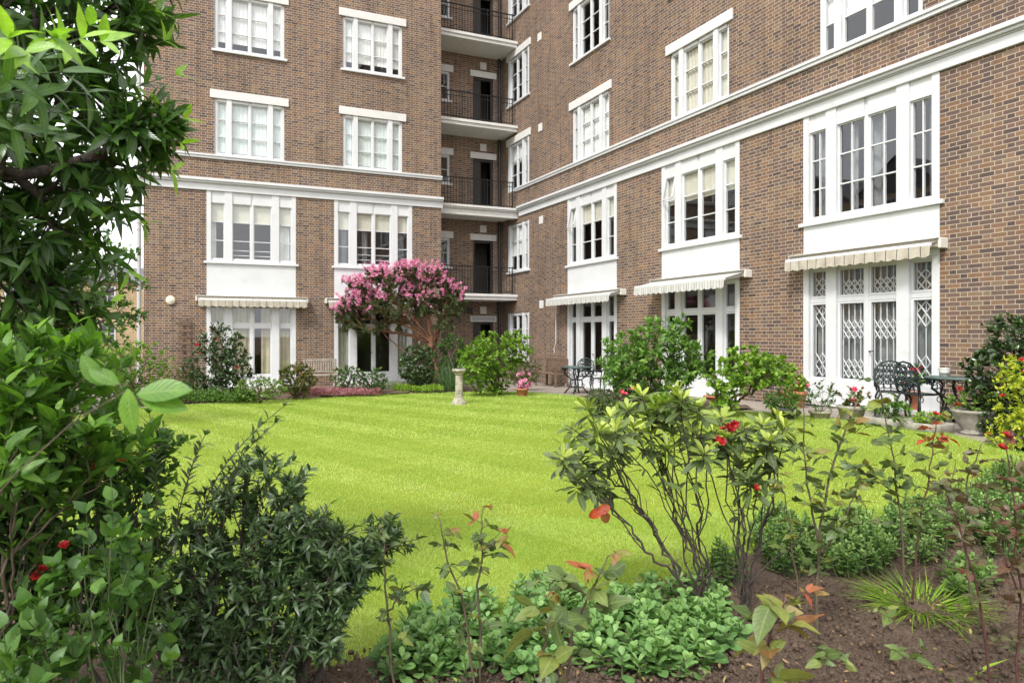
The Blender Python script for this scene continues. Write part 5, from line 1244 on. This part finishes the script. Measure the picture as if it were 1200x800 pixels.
cane('tall rose with thick mossy stem right of the rhododendron', [(955, 745, 3.6), (958, 680, 3.6), (962, 600, 3.6), (985, 520, 3.6), (1005, 470, 3.6)], 207, n=16, L=.06, tint=(.2, .6), r0=.010, extra=[[(960, 640, 3.6), (945, 560, 3.6), (940, 470, 3.6)], [(962, 650, 3.6), (990, 610, 3.5), (1010, 560, 3.5)]], bare=.25)
cane('thin bare rose stem with few pale leaves beside rhododendron', [(938, 700, 3.7), (930, 640, 3.7), (918, 580, 3.7), (908, 545, 3.7)], 208, n=7, L=.055, tint=(.2, .6), r0=.005)
cane('tall rose with dark leaves and bare arching tip by the stone trough', [(1062, 680, 4.0), (1055, 600, 4.), (1045, 530, 4.), (1030, 450, 4.)], 209, n=13, L=.065, tint=(.1, .5), bare=.25, extra=[[(1052, 580, 4.), (1020, 560, 4.), (1000, 545, 4.)]])
cane('red stemmed rose topped with scarlet leaves in front of the iron table', [(1068, 690, 4.1), (1078, 610, 4.1), (1090, 550, 4.1), (1097, 490, 4.1)], 210, n=12, L=.065, tint=(.3, .62), sm='stem_red', top_red=.5, bare=.3, flower=('redfl', .028, [(1096, 486, 4.08)]))
cane('purple leaved rose with thorny stem at right edge', [(1165, 780, 3.0), (1150, 700, 3.0), (1130, 640, 3.0), (1112, 580, 3.0), (1100, 560, 3.0)], 211, 'plum', n=11, L=.05, tint=(0., .55), sm='stem_red', bare=.15, r0=.006)
cane('dense purple rose with double red bloom at right edge', [(1190, 790, 3.0), (1195, 700, 3.0), (1190, 610, 3.0), (1178, 520, 3.0)], 212, 'plum', n=12, L=.05, tint=(0., .6), sm='stem_red', r0=.0065, extra=[[(1195, 700, 3.), (1165, 620, 3.), (1150, 560, 3.)], [(1192, 660, 3.), (1215, 590, 3.), (1225, 520, 3.)]], flower=('redfl', .03, [(1180, 512, 2.98), (1174, 526, 2.98)]))
cane('green and plum rose behind the purple one at right', [(1140, 690, 3.9), (1130, 620, 3.9), (1135, 560, 3.9), (1150, 520, 3.9)], 213, 'plum', n=12, L=.05, tint=(0., .35), r0=.007, extra=[[(1132, 640, 3.9), (1110, 590, 3.9), (1120, 540, 3.9)]])
cane('low rose seedling with five round leaves on bare soil', [(968, 800, 2.7), (969, 785, 2.7), (970, 772, 2.7), (972, 765, 2.7)], 214, n=4, L=.05, tint=(.3, .5), r0=.003, name='rose_seedling', bare=.5, leaflets=3)
cane('rose seedling with paired leaves right of the first seedling', [(1050, 800, 2.8), (1054, 785, 2.8), (1058, 770, 2.8), (1060, 762, 2.8)], 215, n=3, L=.06, tint=(.25, .4), r0=.003, name='rose_seedling', bare=.6, leaflets=3)
cane('single leafed rose seedling near the yellow grass clump', [(1035, 745, 3.3), (1036, 735, 3.3), (1037, 722, 3.3), (1038, 716, 3.3)], 216, n=3, L=.06, tint=(.35, .5), r0=.003, name='rose_seedling', bare=.6, leaflets=3)

# ------------------------------------------------------------------ sedum, ground cover
def rosette_clump(label, regions, seed, n, m, L, W, shape, name, cat, group, h=(.08, .22), nl=11):
    rng = np.random.default_rng(seed); pts = []
    for (x, y, rx, ry) in regions:
        c = G(x, y); s = KD(c)/FPX
        for _ in range(max(2, int(n*rx*ry/sum(a[2]*a[3] for a in regions)))):
            a, r_ = rng.uniform(0, 6.28), math.sqrt(rng.random()); px, py = x+rx*r_*math.cos(a), y+ry*r_*math.sin(a); g = G(px, py); e = 1-r_
            pts.append(g+UP*(h[0]+(h[1]-h[0])*(.4+.6*e)*rng.uniform(.5, 1.1)))
    pts = np.array(pts); c = pts.mean(0); c[2] = float(gz(c[0], c[1])); t = thing(name, label, cat, c, 0, group)
    st, po, dd, nn, LL, tn = [], [], [], [], [], []
    for p in pts:
        b = p.copy(); b[2] = float(gz(p[0], p[1])); b[:2] += rng.normal(0, .03, 2); ax = unit(p-b+rng.normal(0, .03, 3)+UP*.1); st.append((bez(b, (b+p)/2+rng.normal(0, .01, 3), p, 5), np.linspace(.005, .003, 5), True))
        a = unit(np.cross(ax, RT)); c_ = np.cross(ax, a); ph = rng.uniform(0, 6.28); tv = rng.uniform(.2, .7)
        for j in range(nl):
            u = j/nl; ph += 2.4; el = -.1+1.5*u**1.6; v = a*math.cos(ph)+c_*math.sin(ph)+ax*el
            po.append(p-ax*(.10*(1-u)-.01)); dd.append(v); nn.append(ax*1.+rng.normal(0, .15, 3)-unit(v)*.2); LL.append(L*(1-.55*u)*rng.uniform(.8, 1.15)); tn.append(tv+.28*u+rng.normal(0, .06))
    stems_obj('stem', st, M['stem_green'], t, 5); po, dd, nn, LL, tn = map(np.array, (po, dd, nn, LL, tn))
    leaves('foliage', po, dd, nn, LL, LL*W/L, tn, M[m], t, shape, 0, .25, rng.uniform(-.25, .2, len(po)), .04, rng)
GS = 'sedum clumps along the front edge of the lawn'
rosette_clump('fleshy sedum clump around the thorny rose canes at lower centre', [(520, 770, 60, 40), (480, 790, 40, 25), (550, 730, 40, 20)], 301, 80, 'sedum', .088, .062, 'obov', 'sedum', 'sedum', GS)
rosette_clump('sedum clump in the middle between rose canes and rhododendron', [(640, 728, 50, 34), (610, 775, 45, 35)], 302, 80, 'sedum', .088, .062, 'obov', 'sedum', 'sedum', GS)
rosette_clump('broad sedum clump in front of the rhododendron', [(760, 770, 95, 36), (720, 735, 50, 30), (790, 722, 60, 30), (820, 755, 50, 30)], 303, 170, 'sedum', .09, .064, 'obov', 'sedum', 'sedum', GS)
rosette_clump('pale sedum clump between purple rose and grass clump', [(1135, 690, 28, 22)], 304, 30, 'cover', .075, .055, 'obov', 'sedum', 'sedum', GS)
GC = 'low leafy plants behind the soil patch'
for i, (lb, rg, n) in enumerate((('low leafy plant at the foot of the tall mossy rose', [(930, 660, 36, 26)], 34), ('rounded leafy plant behind the bare soil patch', [(1000, 655, 44, 34)], 48), ('low leafy plant below the scarlet topped rose', [(1070, 640, 46, 34)], 48), ('leafy plant at the lawn edge beneath the purple roses', [(1140, 620, 46, 30)], 40), ('small sprawling plant at the rhododendron foot', [(850, 690, 26, 12)], 10), ('leafy plant under the golden shrub at right edge', [(1185, 585, 40, 22)], 34), ('leafy plant between purple roses at right edge', [(1185, 640, 34, 26)], 30), ('leafy plant beside the thin bare rose stem', [(905, 640, 26, 16)], 16))):
    rosette_clump(lb, rg, 310+i, int(n*3.4), 'cover', .052, .034, 'oval', 'ground_cover_plant', 'plant', GC, (.05, .40), 11)
tuft('grass_clump', 'yellow green grass clump lying over on the bare soil', 'grass clump', G(1080, 716), 700, .34, .12, 'lime', 320, 1.7, .006)
tuft('bulb_leaves', 'few broad pale leaf blades at the bottom right corner', 'plant', G(1125, 797), 9, .22, .04, 'lime', 321, 1.0, .024, 'leaf')
def clods():
    rng = np.random.default_rng(330); n = 15000; px = rng.uniform(330, 1220, n); py = rng.uniform(640, 815, n); V, F = [], []
    ico = np.array([(0, 0, 1), (.89, 0, .45), (.28, .85, .45), (-.72, .53, .45), (-.72, -.53, .45), (.28, -.85, .45), (.72, .53, -.45), (-.28, .85, -.45), (-.89, 0, -.45), (-.28, -.85, -.45), (.72, -.53, -.45), (0, 0, -1)])
    fc = np.array([(0,1,2),(0,2,3),(0,3,4),(0,4,5),(0,5,1),(1,6,2),(2,7,3),(3,8,4),(4,9,5),(5,10,1),(6,7,2),(7,8,3),(8,9,4),(9,10,5),(10,6,1),(11,7,6),(11,8,7),(11,9,8),(11,10,9),(11,6,10)])
    c = np.array([G(a, b, .05) for a, b in zip(px, py)]); ok = (sdist(c[:, 0], c[:, 1], FRONT) > .02); c = c[ok]; n = len(c)
    r_ = rng.lognormal(-5.35, .6, n).clip(.0015, .018)
    V = c[:, None]+ico[None]*r_[:, None, None]*rng.uniform(.55, 1.3, (n, 12, 1))*rng.uniform(.6, 1.3, (n, 1, 3)); F = (np.arange(n)[:, None, None]*12+fc[None]).reshape(-1, 3)
    o = npmesh('soil_crumbs', V.reshape(-1, 3), F, M['soil'], None, None, None, False); tag(o, 'loose brown soil crumbs scattered over the flower bed', 'soil crumbs', None, 'stuff')
clods()

def litter():
    rng = np.random.default_rng(340); n = 420; px = rng.uniform(330, 1220, n); py = rng.uniform(640, 812, n)
    c = np.array([G(a, b, .075) for a, b in zip(px, py)]); c = c[sdist(c[:, 0], c[:, 1], FRONT) > .0]; n = len(c)
    d = rng.normal(0, 1, (n, 3)); d[:, 2] *= .25
    o = leaves('leaf_litter', c, d, UP+rng.normal(0, .35, (n, 3)), rng.uniform(.012, .04, n), .014, rng.random(n), M['litter'], None, 'oval', 1, .3, rng.uniform(-.4, .6, n), .1, rng)
    tag(o, 'dry brown and yellow fallen leaves lying on the bed', 'leaf litter', None, 'stuff')
M['litter'] = leafm('dry_leaf', [(0., (.12, .07, .035)), (.5, (.24, .15, .075)), (.8, (.38, .27, .14)), (1., (.40, .36, .10))], .7, .2, .2, tcol=(1.2, 1.1, .8))
litter()
